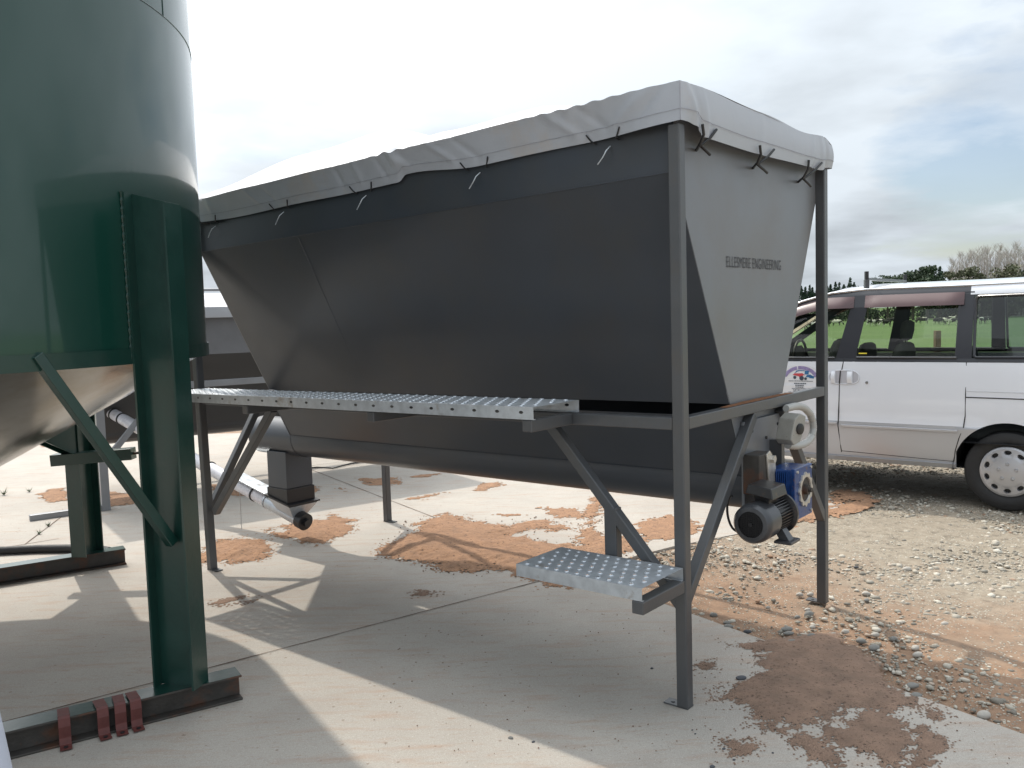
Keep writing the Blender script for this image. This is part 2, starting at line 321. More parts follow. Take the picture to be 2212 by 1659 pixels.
# near gravel, modelled relief
nx, ny = 250, 250
X, Y = np.meshgrid(np.linspace(.2, 8.2, nx), np.linspace(1.2, 10.2, ny))
Z = -.008+.010*(vnoise(X*6, Y*6, 1)-.5)+.006*(vnoise(X*20, Y*20, 2)-.5)+.03*(vnoise(X*1.3+9, Y*1.3, 3)-.5)
ds = sdf(X, Y, SLAB); Z = np.where(ds > -.06, np.minimum(Z, -.006), Z); Z = np.where(ds > .02, -.05, Z)
Z -= .03*np.clip(-(np.minimum.reduce([X-.2, 8.2-X, Y-1.2, 10.2-Y])-.3)/.3, 0, 1)
fpt = [(P_, Q_) for P_, Q_ in [(1.70, 4.63)]]
g = MB(); g.v = [Vector(q) for q in zip(X.ravel(), Y.ravel(), Z.ravel())]
keep = (ds < .08)
g.f = [(j*nx+i, j*nx+i+1, (j+1)*nx+i+1, (j+1)*nx+i) for j in range(ny-1) for i in range(nx-1) if keep[j, i] or keep[j+1, i+1]]
tag(g.build('gravel', 'gravel', smooth=80, fix=False), kind='structure')
# slab joints
def joint(A, B, wd=.007, seed=1, nm='slab_joint'):
    A = Vector(A); B = Vector(B); L = (B-A).length; d = (B-A)/L; nrm = Vector((-d.y, d.x)); n = int(L/.06); q = []
    for i in range(n+1):
        t = L*i/n; c = A+d*t; e = wd*(.6+.8*vnoise(np.array([t*9.]), np.array([seed*3.1]))[0]); wob = .006*(vnoise(np.array([t*5.]), np.array([seed*7.7+.5]))[0]-.5)
        q.append([tuple(c+nrm*(wob+e/2))+(.003,), tuple(c+nrm*(wob-e/2))+(.003,)])
    b = MB(); b.grid([[r[0] for r in q], [r[1] for r in q]]); return tag(b.build(nm, 'rubber'), kind='structure')
jd = Vector((.8, .6)); M['jointdirt'] = mat('joint_dirt', (.10, .06, .04), .95, noise=.3, nscale=20)
for k, (A, B) in enumerate([((-3.9, 2.15), (.36, 5.30)), ((.34, 5.32), (-2.9, 10.45)), ((-6.2, 4.6), (-3.55, 6.58)), ((-3.73, 6.43), (-4.3, 9.0)), ((-2.4, 9.62), (1.8, 12.4))]):
    joint(A, B, seed=k).data.materials[0] = M['jointdirt']
# ------------------------------------------------------------------ spilled meal
SP = {"S1":[[-0.95,5.84],[-0.95,6.14],[-0.84,6.24],[-0.78,6.48],[-0.79,6.74],[-0.71,6.91],[-0.57,7.03],[-0.46,6.91],[-0.39,6.76],[-0.14,6.62],[-0.06,6.55],[0.07,6.73],[0.19,6.68],[0.3,6.59],[0.41,6.42],[0.27,6.38],[0.09,6.4],[-0.02,6.26],[0.14,6.12],[0.3,5.99],[0.44,5.93],[0.53,6.44],[0.59,7.06],[0.68,7.37],[0.8,7.75],[0.82,7.43],[0.67,6.97],[0.56,6.37],[0.63,6.12],[0.82,6.1],[0.89,5.98],[0.71,5.73],[0.65,5.45],[0.3,4.98],[0.16,5.07],[0.07,5.25],[-0.06,5.34],[-0.17,5.45],[-0.27,5.37],[-0.45,5.39],[-0.6,5.58],[-0.7,5.69],[-0.83,5.73]],"p1":[[0.19,7.16],[0.56,7.07],[0.5,6.78],[0.36,6.8],[0.27,6.99]],"p2":[[-0.18,7.02],[0.07,6.91],[-0.13,6.86]],"p3":[[-0.33,8.37],[-0.11,8.38],[-0.13,8.18],[-0.28,7.96],[-0.37,7.97]],"p4":[[-0.99,7.7],[-0.65,7.92],[-0.84,7.67],[-0.94,7.62]],"p5":[[-1.62,8.79],[-1.16,8.77],[-1.16,8.5],[-1.26,8.31],[-1.49,8.5]],"p6":[[-1.1,8.82],[-0.81,8.91],[-0.87,8.78],[-1.03,8.74]],"p7":[[0.91,6.52],[1.23,6.75],[1.33,6.47],[1.42,6.39],[1.35,6.21],[1.23,6.05],[1.12,6.07],[0.89,6.01]],"p8":[[-1.75,8.28],[-1.66,8.32],[-1.65,8.17]],"S3":[[-1.97,6.65],[-1.92,6.68],[-1.86,6.56],[-1.76,6.5],[-1.88,6.79],[-1.8,6.89],[-1.69,6.99],[-1.55,6.92],[-1.54,7.14],[-1.48,7.02],[-1.34,6.94],[-1.25,6.56],[-1.34,6.3],[-1.44,6.2],[-1.6,6.28],[-1.75,6.4],[-1.88,6.51]],"S4":[[-2.26,6.16],[-2.24,6.38],[-2.18,6.42],[-2.07,6.46],[-1.92,6.34],[-1.78,6.15],[-1.74,5.97],[-1.76,5.81],[-1.89,5.75],[-2.04,5.8],[-2.11,5.73],[-2.24,5.9]],"p9":[[-3.08,8.69],[-2.83,8.61],[-2.59,8.27],[-2.52,8.06],[-2.7,8.09],[-2.89,8.18]],"p10":[[-2.06,8.42],[-1.87,8.39],[-1.93,8.1],[-1.99,8.08]],"S6":[[1.04,4.04],[1.13,3.96],[1.18,3.96],[1.24,3.95],[1.12,3.87],[1.08,3.74],[1.0,3.63],[0.91,3.6],[0.85,3.55],[0.84,3.47],[0.9,3.39],[0.94,3.28],[0.92,3.19],[0.98,3.12],[0.99,3.05],[1.02,3.0],[1.02,2.9],[1.14,2.89],[1.15,2.98],[1.11,3.02],[1.14,3.06],[1.19,3.04],[1.23,2.95],[1.26,2.89],[1.31,2.91],[1.39,2.97],[1.44,3.08],[1.46,3.19],[1.48,3.3],[1.56,3.33],[1.61,3.4],[1.6,3.46],[1.59,3.64],[1.59,3.88],[1.54,4.13],[1.43,4.16],[1.29,4.09]],"h1":[[0.99,3.24],[1.04,3.22],[1.02,3.19],[0.99,3.21]],"h2":[[1.08,3.21],[1.16,3.27],[1.18,3.24],[1.13,3.2],[1.12,3.12],[1.09,3.1],[1.07,3.17]],"h3":[[1.2,3.22],[1.25,3.26],[1.31,3.34],[1.37,3.37],[1.41,3.33],[1.35,3.31],[1.29,3.27],[1.23,3.19],[1.2,3.2]],"S7":[[0.75,3.1],[0.8,3.09],[0.85,3.11],[0.84,3.06],[0.79,3.01],[0.76,3.03]],"p11":[[0.81,3.81],[0.86,3.84],[0.88,3.79],[0.82,3.76]],"p12":[[1.47,3.15],[1.53,3.16],[1.52,3.08],[1.55,3.09],[1.55,3.02],[1.47,2.96],[1.44,3.01],[1.46,3.09]],"p13":[[1.59,3.32],[1.64,3.31],[1.64,3.27],[1.61,3.24],[1.59,3.28]],"p14":[[1.39,2.97],[1.44,2.98],[1.43,2.91],[1.38,2.88],[1.35,2.88]],"p15":[[-4.73,8.47],[-4.78,8.72],[-4.58,8.72],[-4.25,8.12],[-4.37,8.03]],"p16":[[-4.14,8.5],[-3.65,8.25],[-3.49,7.85],[-3.59,7.71],[-3.85,7.95]],"p17":[[-6.79,12.26],[-6.43,12.3],[-6.21,11.91],[-6.63,12.0]],"d1":[[-1.78,4.93],[-1.72,5.01],[-1.56,5.0],[-1.55,4.93],[-1.7,4.87]],"d2":[[-0.63,4.94],[-0.6,5.03],[-0.51,5.05],[-0.47,4.9],[-0.59,4.88]]}
def spill(polys, holes, maxh, cell, seed, name, material, label, grow=.0, rag=1., cat='spill'):
    P_ = [SP[k] if isinstance(k, str) else k for k in polys]; H = [SP[k] for k in holes]
    xs = [q[0] for p_ in P_ for q in p_]; ys = [q[1] for p_ in P_ for q in p_]
    X, Y = np.meshgrid(np.arange(min(xs)-.2, max(xs)+.2, cell), np.arange(min(ys)-.2, max(ys)+.2, cell*1.2))
    d = np.full(X.shape, -9.)
    for p_ in P_: d = np.maximum(d, sdf(X, Y, p_))
    for h in H: d = np.minimum(d, -sdf(X, Y, h))
    c, s_ = .8, .6; U = X*c+Y*s_; V = -X*s_+Y*c
    nz = (vnoise(U*6, V*13, seed)-.5)*.10+(vnoise(U*18, V*40, seed+1)-.5)*.07+(vnoise(U*45, V*80, seed+2)-.5)*.055+(vnoise(U*110, V*120, seed+3)-.5)*.025
    d = d+grow+nz*rag
    h = .0015+maxh*np.clip(d/(maxh*9+.02), 0, 1)*(.75+.5*vnoise(X*9, Y*9, seed+5))+np.clip(d*20, 0, 1)*.004*vnoise(X*40, Y*40, seed+6)
    cc = (d[:-1, :-1]+d[1:, 1:]+d[1:, :-1]+d[:-1, 1:])/4; cc = cc+np.random.default_rng(seed).uniform(-1, 1, cc.shape)**3*(.045 if cell > .008 else .028)
    if cell < .02: cc = np.where((cc <= 0) & (cc > -.10) & (np.random.default_rng(seed+9).random(cc.shape) < .16*(1+cc/.10)**2), .001, cc)
    nx_ = X.shape[1]; idx = -np.ones(X.size, int); fs = []; js, is_ = np.nonzero(cc > 0)
    b = MB()
    for j, i in zip(js, is_):
        f = []
        for (jj, ii) in ((j, i), (j, i+1), (j+1, i+1), (j+1, i)):
            k = jj*nx_+ii
            if idx[k] < 0: idx[k] = len(b.v); b.v.append(Vector((X[jj, ii], Y[jj, ii], h[jj, ii])))
            f.append(int(idx[k]))
        b.f.append(tuple(f))
    o = b.build(name, material, smooth=80, fix=False); return tag(o, label, cat, kind='stuff')
spill(['S1'], [], .022, .012, 3, 'meal_spill', 'meal', 'large orange-brown meal spill with ragged edges across the slab corner')
spill(['S3'], [], .035, .012, 9, 'meal_spill', 'meal', 'orange meal heap under the black end cap of the white auger')
spill(['S4'], [], .06, .012, 15, 'meal_spill', 'meal', 'rounded orange meal heap behind the left front leg of the hopper')
spill(['S6', 'S7', 'p11', 'p12', 'p13', 'p14'], ['h1', 'h2', 'h3'], .008, .0065, 21, 'soil_spill', 'mealdark', 'brown soil spread from the gravel over the slab edge at lower right', rag=.7)
spill(['p1', 'p2', 'p3', 'p4', 'p5', 'p6', 'p7', 'p8', 'p10'], [], .004, .02, 27, 'meal_smear', 'meal', 'thin orange meal smears on the sunny slab behind the hopper', rag=1.1)
spill(['p9', 'p15', 'p16', 'p17'], [], .004, .025, 31, 'meal_smear', 'meal', 'orange smears on the slab around the pale legs of the second hopper', rag=1.0)
spill([[(2.05,6.30),(2.5,6.55),(2.9,6.9),(3.1,7.4),(2.85,7.5),(2.6,7.2),(2.45,6.95),(2.75,7.05),(2.5,6.85),(2.15,6.68),(1.8,6.45)], [(2.0,7.05),(2.5,7.25),(2.6,7.4),(2.1,7.2)]], [], .004, .02, 41, 'meal_smear', 'meal', 'orange smears over the slab corner beside the rear right leg', rag=1.6)
spill(['d1', 'd2'], [], .002, .012, 35, 'damp_stain', 'mealdark', 'small damp brown stains on the shaded slab', grow=-.02)

# ------------------------------------------------------------------ pebbles and stones
def ico():
    bm = bmesh.new(); bmesh.ops.create_icosphere(bm, subdivisions=1, radius=1); v = np.array([q.co[:] for q in bm.verts]); f = np.array([[q.index for q in t.verts] for t in bm.faces]); bm.free(); return v, f
IV, IF = ico()
npb = 42000
PX = rng.uniform(.4, 8., npb*3); PY = rng.uniform(2.0, 10., npb*3)
dd = sdf(PX, PY, SLAB); dens = vnoise(PX*1.6, PY*1.6, 50)*.7+vnoise(PX*5, PY*5, 51)*.5+np.clip((PX-1.6)*.12, -.3, .35)
sel = (dd < -.01) & (dens > rng.uniform(.25, 1.05, npb*3)) & (PX/PY < .72)
PX = PX[sel][:npb]; PY = PY[sel][:npb]; n = len(PX)
r = np.clip(rng.lognormal(-5.25, .55, n), .0022, .024); s6 = sdf(PX, PY, SP['S6']) > 0; r = np.where(s6, r*.3, r)
V_ = IV[None]*(1+.25*rng.standard_normal((n, 12, 1)).clip(-1, 1)*.6)*np.stack([r*rng.uniform(.9, 1.7, n), r*rng.uniform(.8, 1.2, n), r*rng.uniform(.45, .8, n)], -1)[:, None, :]
an = rng.uniform(0, 6.28, n); ca, sa = np.cos(an)[:, None], np.sin(an)[:, None]
VX = V_[..., 0]*ca-V_[..., 1]*sa+PX[:, None]; VY = V_[..., 0]*sa+V_[..., 1]*ca+PY[:, None]; VZ = V_[..., 2]+(-.008+r*.08)[:, None]+np.where(s6, .006, 0)[:, None]
vv = np.stack([VX, VY, VZ], -1).reshape(-1, 3); ff = (IF[None]+12*np.arange(n)[:, None, None]).reshape(-1, 3)
me = bpy.data.meshes.new('pebbles'); me.from_pydata(vv.tolist(), [], ff.tolist()); me.materials.append(M['pebble']); me.polygons.foreach_set('use_smooth', [True]*len(me.polygons))
o = bpy.data.objects.new('pebbles', me); COL.objects.link(o); tag(o, 'loose mixed pebbles scattered over the gravel beside the slab', 'gravel', kind='stuff')
# pebble-sized crumbs of meal and grit on concrete
def crumbs(n, box, rmin, rmax, mtl, name, label, ok):
    b = MB(); k = 0
    while k < n:
        x = random.uniform(box[0], box[1]); y = random.uniform(box[2], box[3])
        if not ok(x, y): continue
        k += 1; rr = random.uniform(rmin, rmax); a = random.uniform(0, 6)
        q = [(x+(v[0]*cos(a)-v[1]*sin(a)*.7)*rr, y+(v[0]*sin(a)+v[1]*.7*cos(a))*rr, .002+rr*.4+v[2]*rr*.5) for v in IV]
        b.add(q, [tuple(t) for t in IF.tolist()], True)
    return tag(b.build(name, mtl, smooth=80, fix=False), label, 'grit', kind='stuff')
def onslab(x, y): return float(sdf(np.array([x]), np.array([y]), SLAB)[0]) > .02
crumbs(260, (-.6, 2.2, 2.6, 4.6), .0015, .0045, 'mealdark', 'crumbs', 'dark crumbs strewn over the near concrete', onslab)
crumbs(500, (-1.0, 1.0, 5.2, 7.0), .003, .009, 'mealdark', 'crumbs', 'dark lumps in and around the large orange meal spill', lambda x, y: float(sdf(np.array([x]), np.array([y]), SP['S1'])[0]) > -.12)
stones = [(1.582,4.743,.030,1,'round pale stone left of the rear right leg foot, outer one of two'),(1.640,4.735,.032,1,'round pale stone touching the foot of the rear right leg'),(1.541,4.496,.026,1,'pale oval stone standing between the two hopper legs on the right'),(1.525,4.424,.036,2,'grey stone just below the pale oval stone by the rear right leg'),(1.452,4.394,.024,2,'dark grey stone left of the grey stone near the rear right leg'),(1.478,4.242,.024,1,'pale stone above the top edge of the brown soil spill'),(1.43,4.116,.038,2,'large grey stone at the top edge of the brown soil spill'),(1.343,4.22,.045,2,'flat grey stone lying near the slab edge above the brown soil spill'),(1.334,4.167,.038,2,'flat pale grey stone under the flat grey stone near the slab edge'),(1.313,4.043,.044,2,'largest dark flat stone at the left of the brown soil spill'),(1.312,3.990,.028,1,'small brownish stone in front of the largest dark flat stone'),(1.067,4.29,.036,2,'flat grey stone against the slab edge right of the front leg'),(1.073,4.345,.028,2,'small grey stone just behind the flat one on the slab edge'),(1.03,4.456,.030,2,'grey pebble row stone nearest the front right leg'),(1.141,4.204,.028,3,'dark round stone on the slab edge right of the front leg'),(1.347,4.552,.018,1,'small white stone in the orange soil between the legs'),(1.946,4.722,.034,1,'pale stone to the right of the rear right leg'),(1.907,4.617,.026,2,'small grey stone close right of the rear right leg'),(1.671,3.955,.046,2,'flat mottled grey stone sunk in soil at the right of the spill'),(1.853,3.93,.032,1,'pale stone standing on another one at the right'),(1.825,3.852,.036,1,'pale angular stone under the standing pale one'),(1.805,4.054,.026,2,'grey stone above the pair of pale stones'),(1.654,3.535,.040,2,'long grey stone at the slab edge right of the brown spill'),(1.629,3.445,.036,2,'thin grey stone lying along the slab edge'),(1.801,3.249,.042,1,'round pale stone sitting on the slab edge at lower right'),(.961,3.65,.034,3,'flat dark stone on the left edge of the brown soil spill'),(1.341,3.82,.018,3,'dark chip lying in the middle of the brown soil spill'),(1.615,4.165,.026,1,'pale triangular stone above the brown soil'),(1.546,4.138,.024,2,'grey oval stone left of the pale triangular one'),(1.641,4.037,.036,2,'rough grey lump on the upper right of the brown soil spill'),(2.373,5.147,.040,1,'pale stone alone on the gravel between hopper leg and van'),(1.701,5.413,.034,1,'pale flat stone on the orange soil below the motor'),(2.095,5.227,.022,3,'small dark round stone on the gravel behind the rear right leg'),(-.047,3.178,.014,2,'pale grey chip on the sunlit concrete at the bottom'),(.039,3.145,.010,3,'small brown chip on the concrete right of the pale grey chip'),(.593,3.788,.011,3,'dark chip on the shaded concrete left of the front leg'),(.652,3.2,.006,3,None),(.657,3.169,.006,3,None),(.736,3.049,.010,3,'small dark chip beside the round brown soil patch'),(.753,2.969,.008,3,None),(.664,2.925,.014,3,'dark blue-grey chip at the bottom edge of the view'),(.904,3.01,.007,3,None),(2.141,4.23,.030,1,'tan stone far right among the gravel'),(1.741,4.111,.030,1,'pale stone with a smooth top above the rough grey lump')]
def stone_mesh(seed):
    bm = bmesh.new(); bmesh.ops.create_icosphere(bm, subdivisions=3, radius=1); rr = random.Random(seed); k = [(Vector((rr.gauss(0, 1), rr.gauss(0, 1), rr.gauss(0, 1))).normalized(), rr.uniform(-.22, .25)) for _ in range(9)]
    for v in bm.verts:
        d = v.co.normalized(); s_ = 1
        for q, a_ in k: s_ += a_*max(0, d.dot(q))**3
        v.co = d*s_
    me = bpy.data.meshes.new('stone'); bm.to_mesh(me); bm.free(); me.polygons.foreach_set('use_smooth', [True]*len(me.polygons)); return me
sm = [stone_mesh(i) for i in range(6)]
sm3 = []
for mt in ('stone1', 'stone2', 'stone3'):
    L_ = []
    for q in sm: c = q.copy(); c.materials.append(M[mt]); L_.append(c)
    sm3.append(L_)
for i, (x, y, rr, k, lb) in enumerate(stones):
    o = bpy.data.objects.new('stone', sm3[k-1][i % 6]); COL.objects.link(o)
    fl = .5 if lb and ('flat' in lb or 'thin' in lb or 'long' in lb) else .72
    rr *= .54; o.scale = (rr*1.25, rr*.85, rr*fl); o.rotation_euler = (0, 0, radians((i*47) % 50-20)); zb = 0 if onslab(x, y) else -.006
    o.location = (x, y, zb+rr*fl*.5); tag(o, lb or 'tiny dark chip among others on the near concrete', 'stone', 'stones and chips on the ground')

# ------------------------------------------------------------------ the feed hopper
P1 = Vector((.66868, 3.36737, 0)); RZ = atan2(.769778, .638312)
hop = empty('feed_hopper', P1, RZ, 'large dark grey steel feed hopper with white cover on four tall legs', 'hopper', 'grey steel hoppers in the yard')
K = .009; LU = 3.55; WV = 1.61
def H(u, v, z): return Vector((v, u, z*(1-K*u)))      # local: x across, y along, slight fall to the far end
def hb(): return MB(H)
def legfoot(parent, u0, v0, lean=0, top=2.33, foot=(-1, 0)):
    b = MB(); b.add([H(u0, v0, 0), H(u0+.05, v0, 0), H(u0+.05, v0+.05, 0), H(u0, v0+.05, 0)]+[H(u0+lean, v0, top), H(u0+.05+lean, v0, top), H(u0+.05+lean, v0+.05, top), H(u0+lean, v0+.05, top)],
          [(0, 1, 2, 3), (7, 6, 5, 4), (0, 4, 5, 1), (1, 5, 6, 2), (2, 6, 7, 3), (3, 7, 4, 0)], True)
    o = b.build('leg', 'grey', parent, bevel=.005)
    f = hb(); f.box(0, 0, 0, 0, 0, 0) if False else None
    fu, fv = foot; b2 = hb(); b2.box(u0+min(0, fu*.06), u0+.05+max(0, fu*.06), v0+min(0, fv*.06), v0+.05+max(0, fv*.06), .001, .007)
    b2.tube([(u0+.025+fu*.055, v0+.025+fv*.055, .008), (u0+.025+fu*.055, v0+.025+fv*.055, .010)], .008, 10)
    b2.build('foot_plate', 'grey', o); return o
legfoot(hop, 0, 0, foot=(1, 0)); legfoot(hop, 0, WV-.05, foot=(1, 0))
legfoot(hop, LU-.07, -.015, lean=.06, top=2.33, foot=(-1, 0)); legfoot(hop, LU-.05, WV-.05, foot=(-1, 0))
ZR = 1.187
def rail(name, u0, u1, v0, v1, z0, z1, m_='grey', bev=.004): b = hb(); b.box(u0, u1, v0, v1, z0, z1); return b.build(name, m_, hop, bevel=bev)
rail('side_rail', .051, LU-.051, .001, .049, ZR-.05, ZR); rail('side_rail', .9, LU-.051, WV-.049, WV-.001, ZR-.05, ZR)
rail('end_rail', .001, .049, .051, WV-.051, ZR-.0505, ZR-.0005); rail('end_rail', LU-.049, LU-.001, .051, WV-.051, ZR-.0505, ZR-.0005)
rd = hb(); rd.grid([[(.006+.036*j/2, .40+.75*i/24, ZR+.0015+.006*max(0, sin(pi*i/24))*(j != 0)*(.5+.5*random.random())) for i in range(25)] for j in range(3)]); rd.build('rust_dust', 'rust', hop)
def brace(A, B, w_=.045): b = hb(); b.bar(A, B, w_, w_, (H(0, 1, 0)-H(0, 0, 0)) if abs(A[1]-B[1]) < .01 else (H(1, 0, 0)-H(0, 0, 0))); return b.build('brace', 'grey', hop, bevel=.004)
brace((.030, .025, .42), (.665, .025, 1.125)); brace((.025, .035, .44), (.025, .69, 1.125))
brace((.025, WV-.035, .47), (.025, 1.02, 1.125)); brace((LU-.10, .025, .40), (LU-.79, .025, 1.125))
brace((LU-.02, .03, .40), (LU-.02, .47, 1.125)); brace((LU-.025, WV-.03, .55), (LU-.025, 1.05, 1.125)); brace((LU-.04, WV-.025, .62), (LU-.5, WV-.025, 1.125))
# hopper bin skin
vt0, vt1, vb0, vb1 = .051, 1.559, .52, 1.105; ZB = 2.155; ZT = 2.45
u0, u1 = .052, LU-.052
def strip(name, prof, ua, ub, mtl, n=2, solid=.004, smooth=0):
    b = hb(); b.grid([[(ua+(ub-ua)*i/n, v, z) for i in range(n+1)] for v, z in prof]); return b.build(name, mtl, hop, solid=0, smooth=smooth, fix=False)
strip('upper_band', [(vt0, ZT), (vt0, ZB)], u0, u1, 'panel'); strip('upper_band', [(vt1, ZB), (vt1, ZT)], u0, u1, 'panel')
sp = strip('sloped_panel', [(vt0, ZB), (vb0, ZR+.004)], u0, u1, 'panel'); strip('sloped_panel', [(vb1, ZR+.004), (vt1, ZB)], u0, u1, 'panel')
b = hb()
for i in range(70):
    ua = u0+(u1-u0)*i/70; b.tube([(ua, vt0-.001, ZB+.001), (ua+(u1-u0)/70, vt0-.001, ZB+.001)], .0025+.001*random.random(), 5, False)
b.build('weld_seam', 'panel', hop)
b = hb(); b.tube([(2.47, vt0+.004, ZB-.01), (2.47, vb0-.004, ZR+.02)], .0022, 5, False); b.build('weld_seam', 'panel', hop)
ZL = .84
for sgn, nm in ((0, 'trough_side'), (1, 'trough_side')):
    vv_ = [(.525, ZR-.052), (.675, ZL)] if not sgn else [(.945, ZL), (1.10, ZR-.052)]
    strip(nm, vv_, u0, u1, 'panel')
pr = [(.81-.138*cos(t)*1.0, .805-.14*sin(t)) for t in [pi*k/16 for k in range(17)]]; pr = [(.675, ZL)]+pr+[(.945, ZL)]
strip('trough', pr, u0, u1, 'panel', smooth=60)
b = hb(); b.tube([(u0, .673, ZL-.001), (u1, .673, ZL-.001)], .003, 5); b.build('weld_seam', 'panel', hop)
# tube extension over the outlet
b = MB(); cen = [H(LU-.053, .81, .805), H(LU+.47, .81, .805)]
n_ = 28
def ring(c, ry): return [c+Vector((ry*cos(2*pi*k/n_), 0, ry*sin(2*pi*k/n_))) for k in range(n_)]
b.add(ring(cen[0], .14)+ring(cen[1], .14), [(k, (k+1) % n_, n_+(k+1) % n_, n_+k) for k in range(n_)]+[tuple(range(n_, 2*n_))], True); b.build('auger_tube', 'panel', hop, smooth=50)
# end panels
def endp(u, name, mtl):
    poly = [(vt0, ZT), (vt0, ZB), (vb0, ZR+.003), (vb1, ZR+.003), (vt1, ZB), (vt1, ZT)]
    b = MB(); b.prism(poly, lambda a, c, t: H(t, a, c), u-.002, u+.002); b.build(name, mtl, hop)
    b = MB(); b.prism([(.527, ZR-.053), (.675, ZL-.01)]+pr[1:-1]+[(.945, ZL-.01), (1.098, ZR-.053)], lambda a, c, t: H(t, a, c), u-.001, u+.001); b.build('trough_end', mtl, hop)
endp(.0495, 'end_panel', 'endpanel_skylit'); endp(LU-.0495, 'end_panel', 'endpanel_skylit')
b = hb(); b.box(.030, .0445, .62, 1.05, .70, 1.10); pl = b.build('bearing_plate', 'endpanel_skylit', hop, bevel=.002)
for (v_, z_) in ((.86, 1.0), (.70, 1.05), (1.0, 1.05), (.99, .75)):
    b = hb(); b.tube([(.030, v_, z_), (.024, v_, z_)], .008, 6); b.build('bolt', 'black', pl)
b = hb(); b.box(-.05, .029, .60, .745, .775, .955); b.build('motor_bracket', 'rawsteel', hop, bevel=.004)
b = hb(); b.prism([(.69, .80), (.665, .95), (.70, .965), (.76, .90), (.78, .80)], lambda a, c, t: H(t, a, c)-H(0, 0, 0) if False else (t, a, c), -.058, -.051); b.build('torque_plate', 'alu', hop, bevel=.001)
b = hb(); b.tube([(-.02, .715, .925), (-.075, .715, .925)], .018, 6); b.tube([(-.02, .715, .925), (-.052, .715, .925)], .028, 12); b.build('bolt', 'alu', hop)
# outlet duct
b = hb(); b.box(3.60, 3.83, .695, .925, .42, .70); dct = b.build('outlet_duct', 'panel', hop, bevel=.003)
b = hb(); b.add([(3.592, .687, .312), (3.838, .687, .362), (3.838, .933, .362), (3.592, .933, .312), (3.592, .687, .419), (3.838, .687, .419), (3.838, .933, .419), (3.592, .933, .419)], [(0, 3, 2, 1), (4, 5, 6, 7), (0, 1, 5, 4), (1, 2, 6, 5), (2, 3, 7, 6), (3, 0, 4, 7)]); b.build('bracket_collar', 'black', dct, bevel=.003)
b = hb()
b.add([(3.555, .67, .292), (3.86, .67, .352), (3.86, .95, .352), (3.555, .95, .292), (3.555, .67, .304), (3.86, .67, .364), (3.86, .95, .364), (3.555, .95, .304)], [(0, 3, 2, 1), (4, 5, 6, 7), (0, 1, 5, 4), (1, 2, 6, 5), (2, 3, 7, 6), (3, 0, 4, 7)])
b.build('flange_plate', 'black', dct)
# lettering
tcu = bpy.data.curves.new('lettering', 'FONT'); tcu.body = 'ELLESMERE ENGINEERING'; tcu.size = .1; tcu.space_character = 1.14; tcu.extrude = .0004
to = bpy.data.objects.new('tmp_text', tcu); COL.objects.link(to); dg = bpy.context.evaluated_depsgraph_get(); dg.update()
tm = bpy.data.meshes.new_from_object(to.evaluated_get(dg)); bpy.data.objects.remove(to)
xs = [q.co.x for q in tm.vertices]; ys = [q.co.y for q in tm.vertices]; x0, x1 = min(xs), max(xs); y0, y1 = min(ys), max(ys)
for q in tm.vertices:
    v_ = .496+(q.co.x-x0)/(x1-x0)*.593; z_ = 1.7935+(q.co.y-y0)/(y1-y0)*.048; q.co = H(.0445-q.co.z*.5, v_, z_)
tm.materials.clear(); tm.materials.append(M['letter']); tm.name = 'lettering'
to = bpy.data.objects.new('lettering', tm); COL.objects.link(to); to.parent = hop
# perforated galvanised planks
def plank(name, ua, ub, va, vb, ztop, hgt, ncu, ncv, slots, parent):
    b = hb(); du = (ub-ua)/ncu; dv = (vb-va)/ncv
    for i in range(ncu):
        for j in range(ncv):
            x0, x1, y0, y1 = ua+i*du, ua+(i+1)*du, va+j*dv, va+(j+1)*dv; cx, cy = (x0+x1)/2, (y0+y1)/2
            if (i+j) % 2 or i == 0 or i == ncu-1:
                b.add([(x0, y0, ztop), (x1, y0, ztop), (x1, y1, ztop), (x0, y1, ztop)], [(0, 1, 2, 3)]); continue
            sq = [(x0, y0), (cx, y0), (x1, y0), (x1, cy), (x1, y1), (cx, y1), (x0, y1), (x0, cy)]
            q = [(a, c, ztop) for a, c in sq]
            for rr, dz in ((.0115, 0), (.0088, .0040), (.0066, .0030)):
                for k in range(8): t = -3*pi/4+k*pi/4; q.append((cx+rr*cos(t), cy+rr*sin(t), ztop+dz))
            fs = []
            for L_ in range(3): fs += [(L_*8+k, L_*8+(k+1) % 8, L_*8+8+(k+1) % 8, L_*8+8+k) for k in range(8)]
            b.add(q, fs)
    top = b.build(name, 'galv', parent, smooth=50, fix=False)
    for vy, nm in ((va, 0), (vb, 1)):
        s_ = hb(); nS = slots; dS = (ub-ua)/nS; zc_ = ztop-hgt*.45
        for i in range(nS):
            x0, x1 = ua+i*dS, ua+(i+1)*dS; cx = (x0+x1)/2
            o_ = [(x0, ztop-hgt), (cx, ztop-hgt), (x1, ztop-hgt), (x1, zc_), (x1, ztop), (cx, ztop), (x0, ztop), (x0, zc_)]
            q = [(a, vy, c) for a, c in o_]; a_, c_ = (.012, .0065) if slots > 8 else (.0001, .0001)
            for k in range(8): t = -3*pi/4+k*pi/4; q.append((cx+a_*cos(t), vy, zc_+c_*sin(t)))
            s_.add(q, [(k, (k+1) % 8, 8+(k+1) % 8, 8+k) for k in range(8)])
        s_.build('side_flange', 'galv', top, fix=False)
    lp = hb(); lp.box(ua, ub, va+.002, va+.014, ztop-hgt-.001, ztop-hgt+.001); lp.box(ua, ub, vb-.014, vb-.002, ztop-hgt-.001, ztop-hgt+.001); lp.build('bottom_lip', 'galv', top)
    if slots <= 8:
        e = hb(); e.box(ub-.001, ub+.001, va, vb, ztop-hgt, ztop); e.build('end_flange', 'galv', top)
    return top
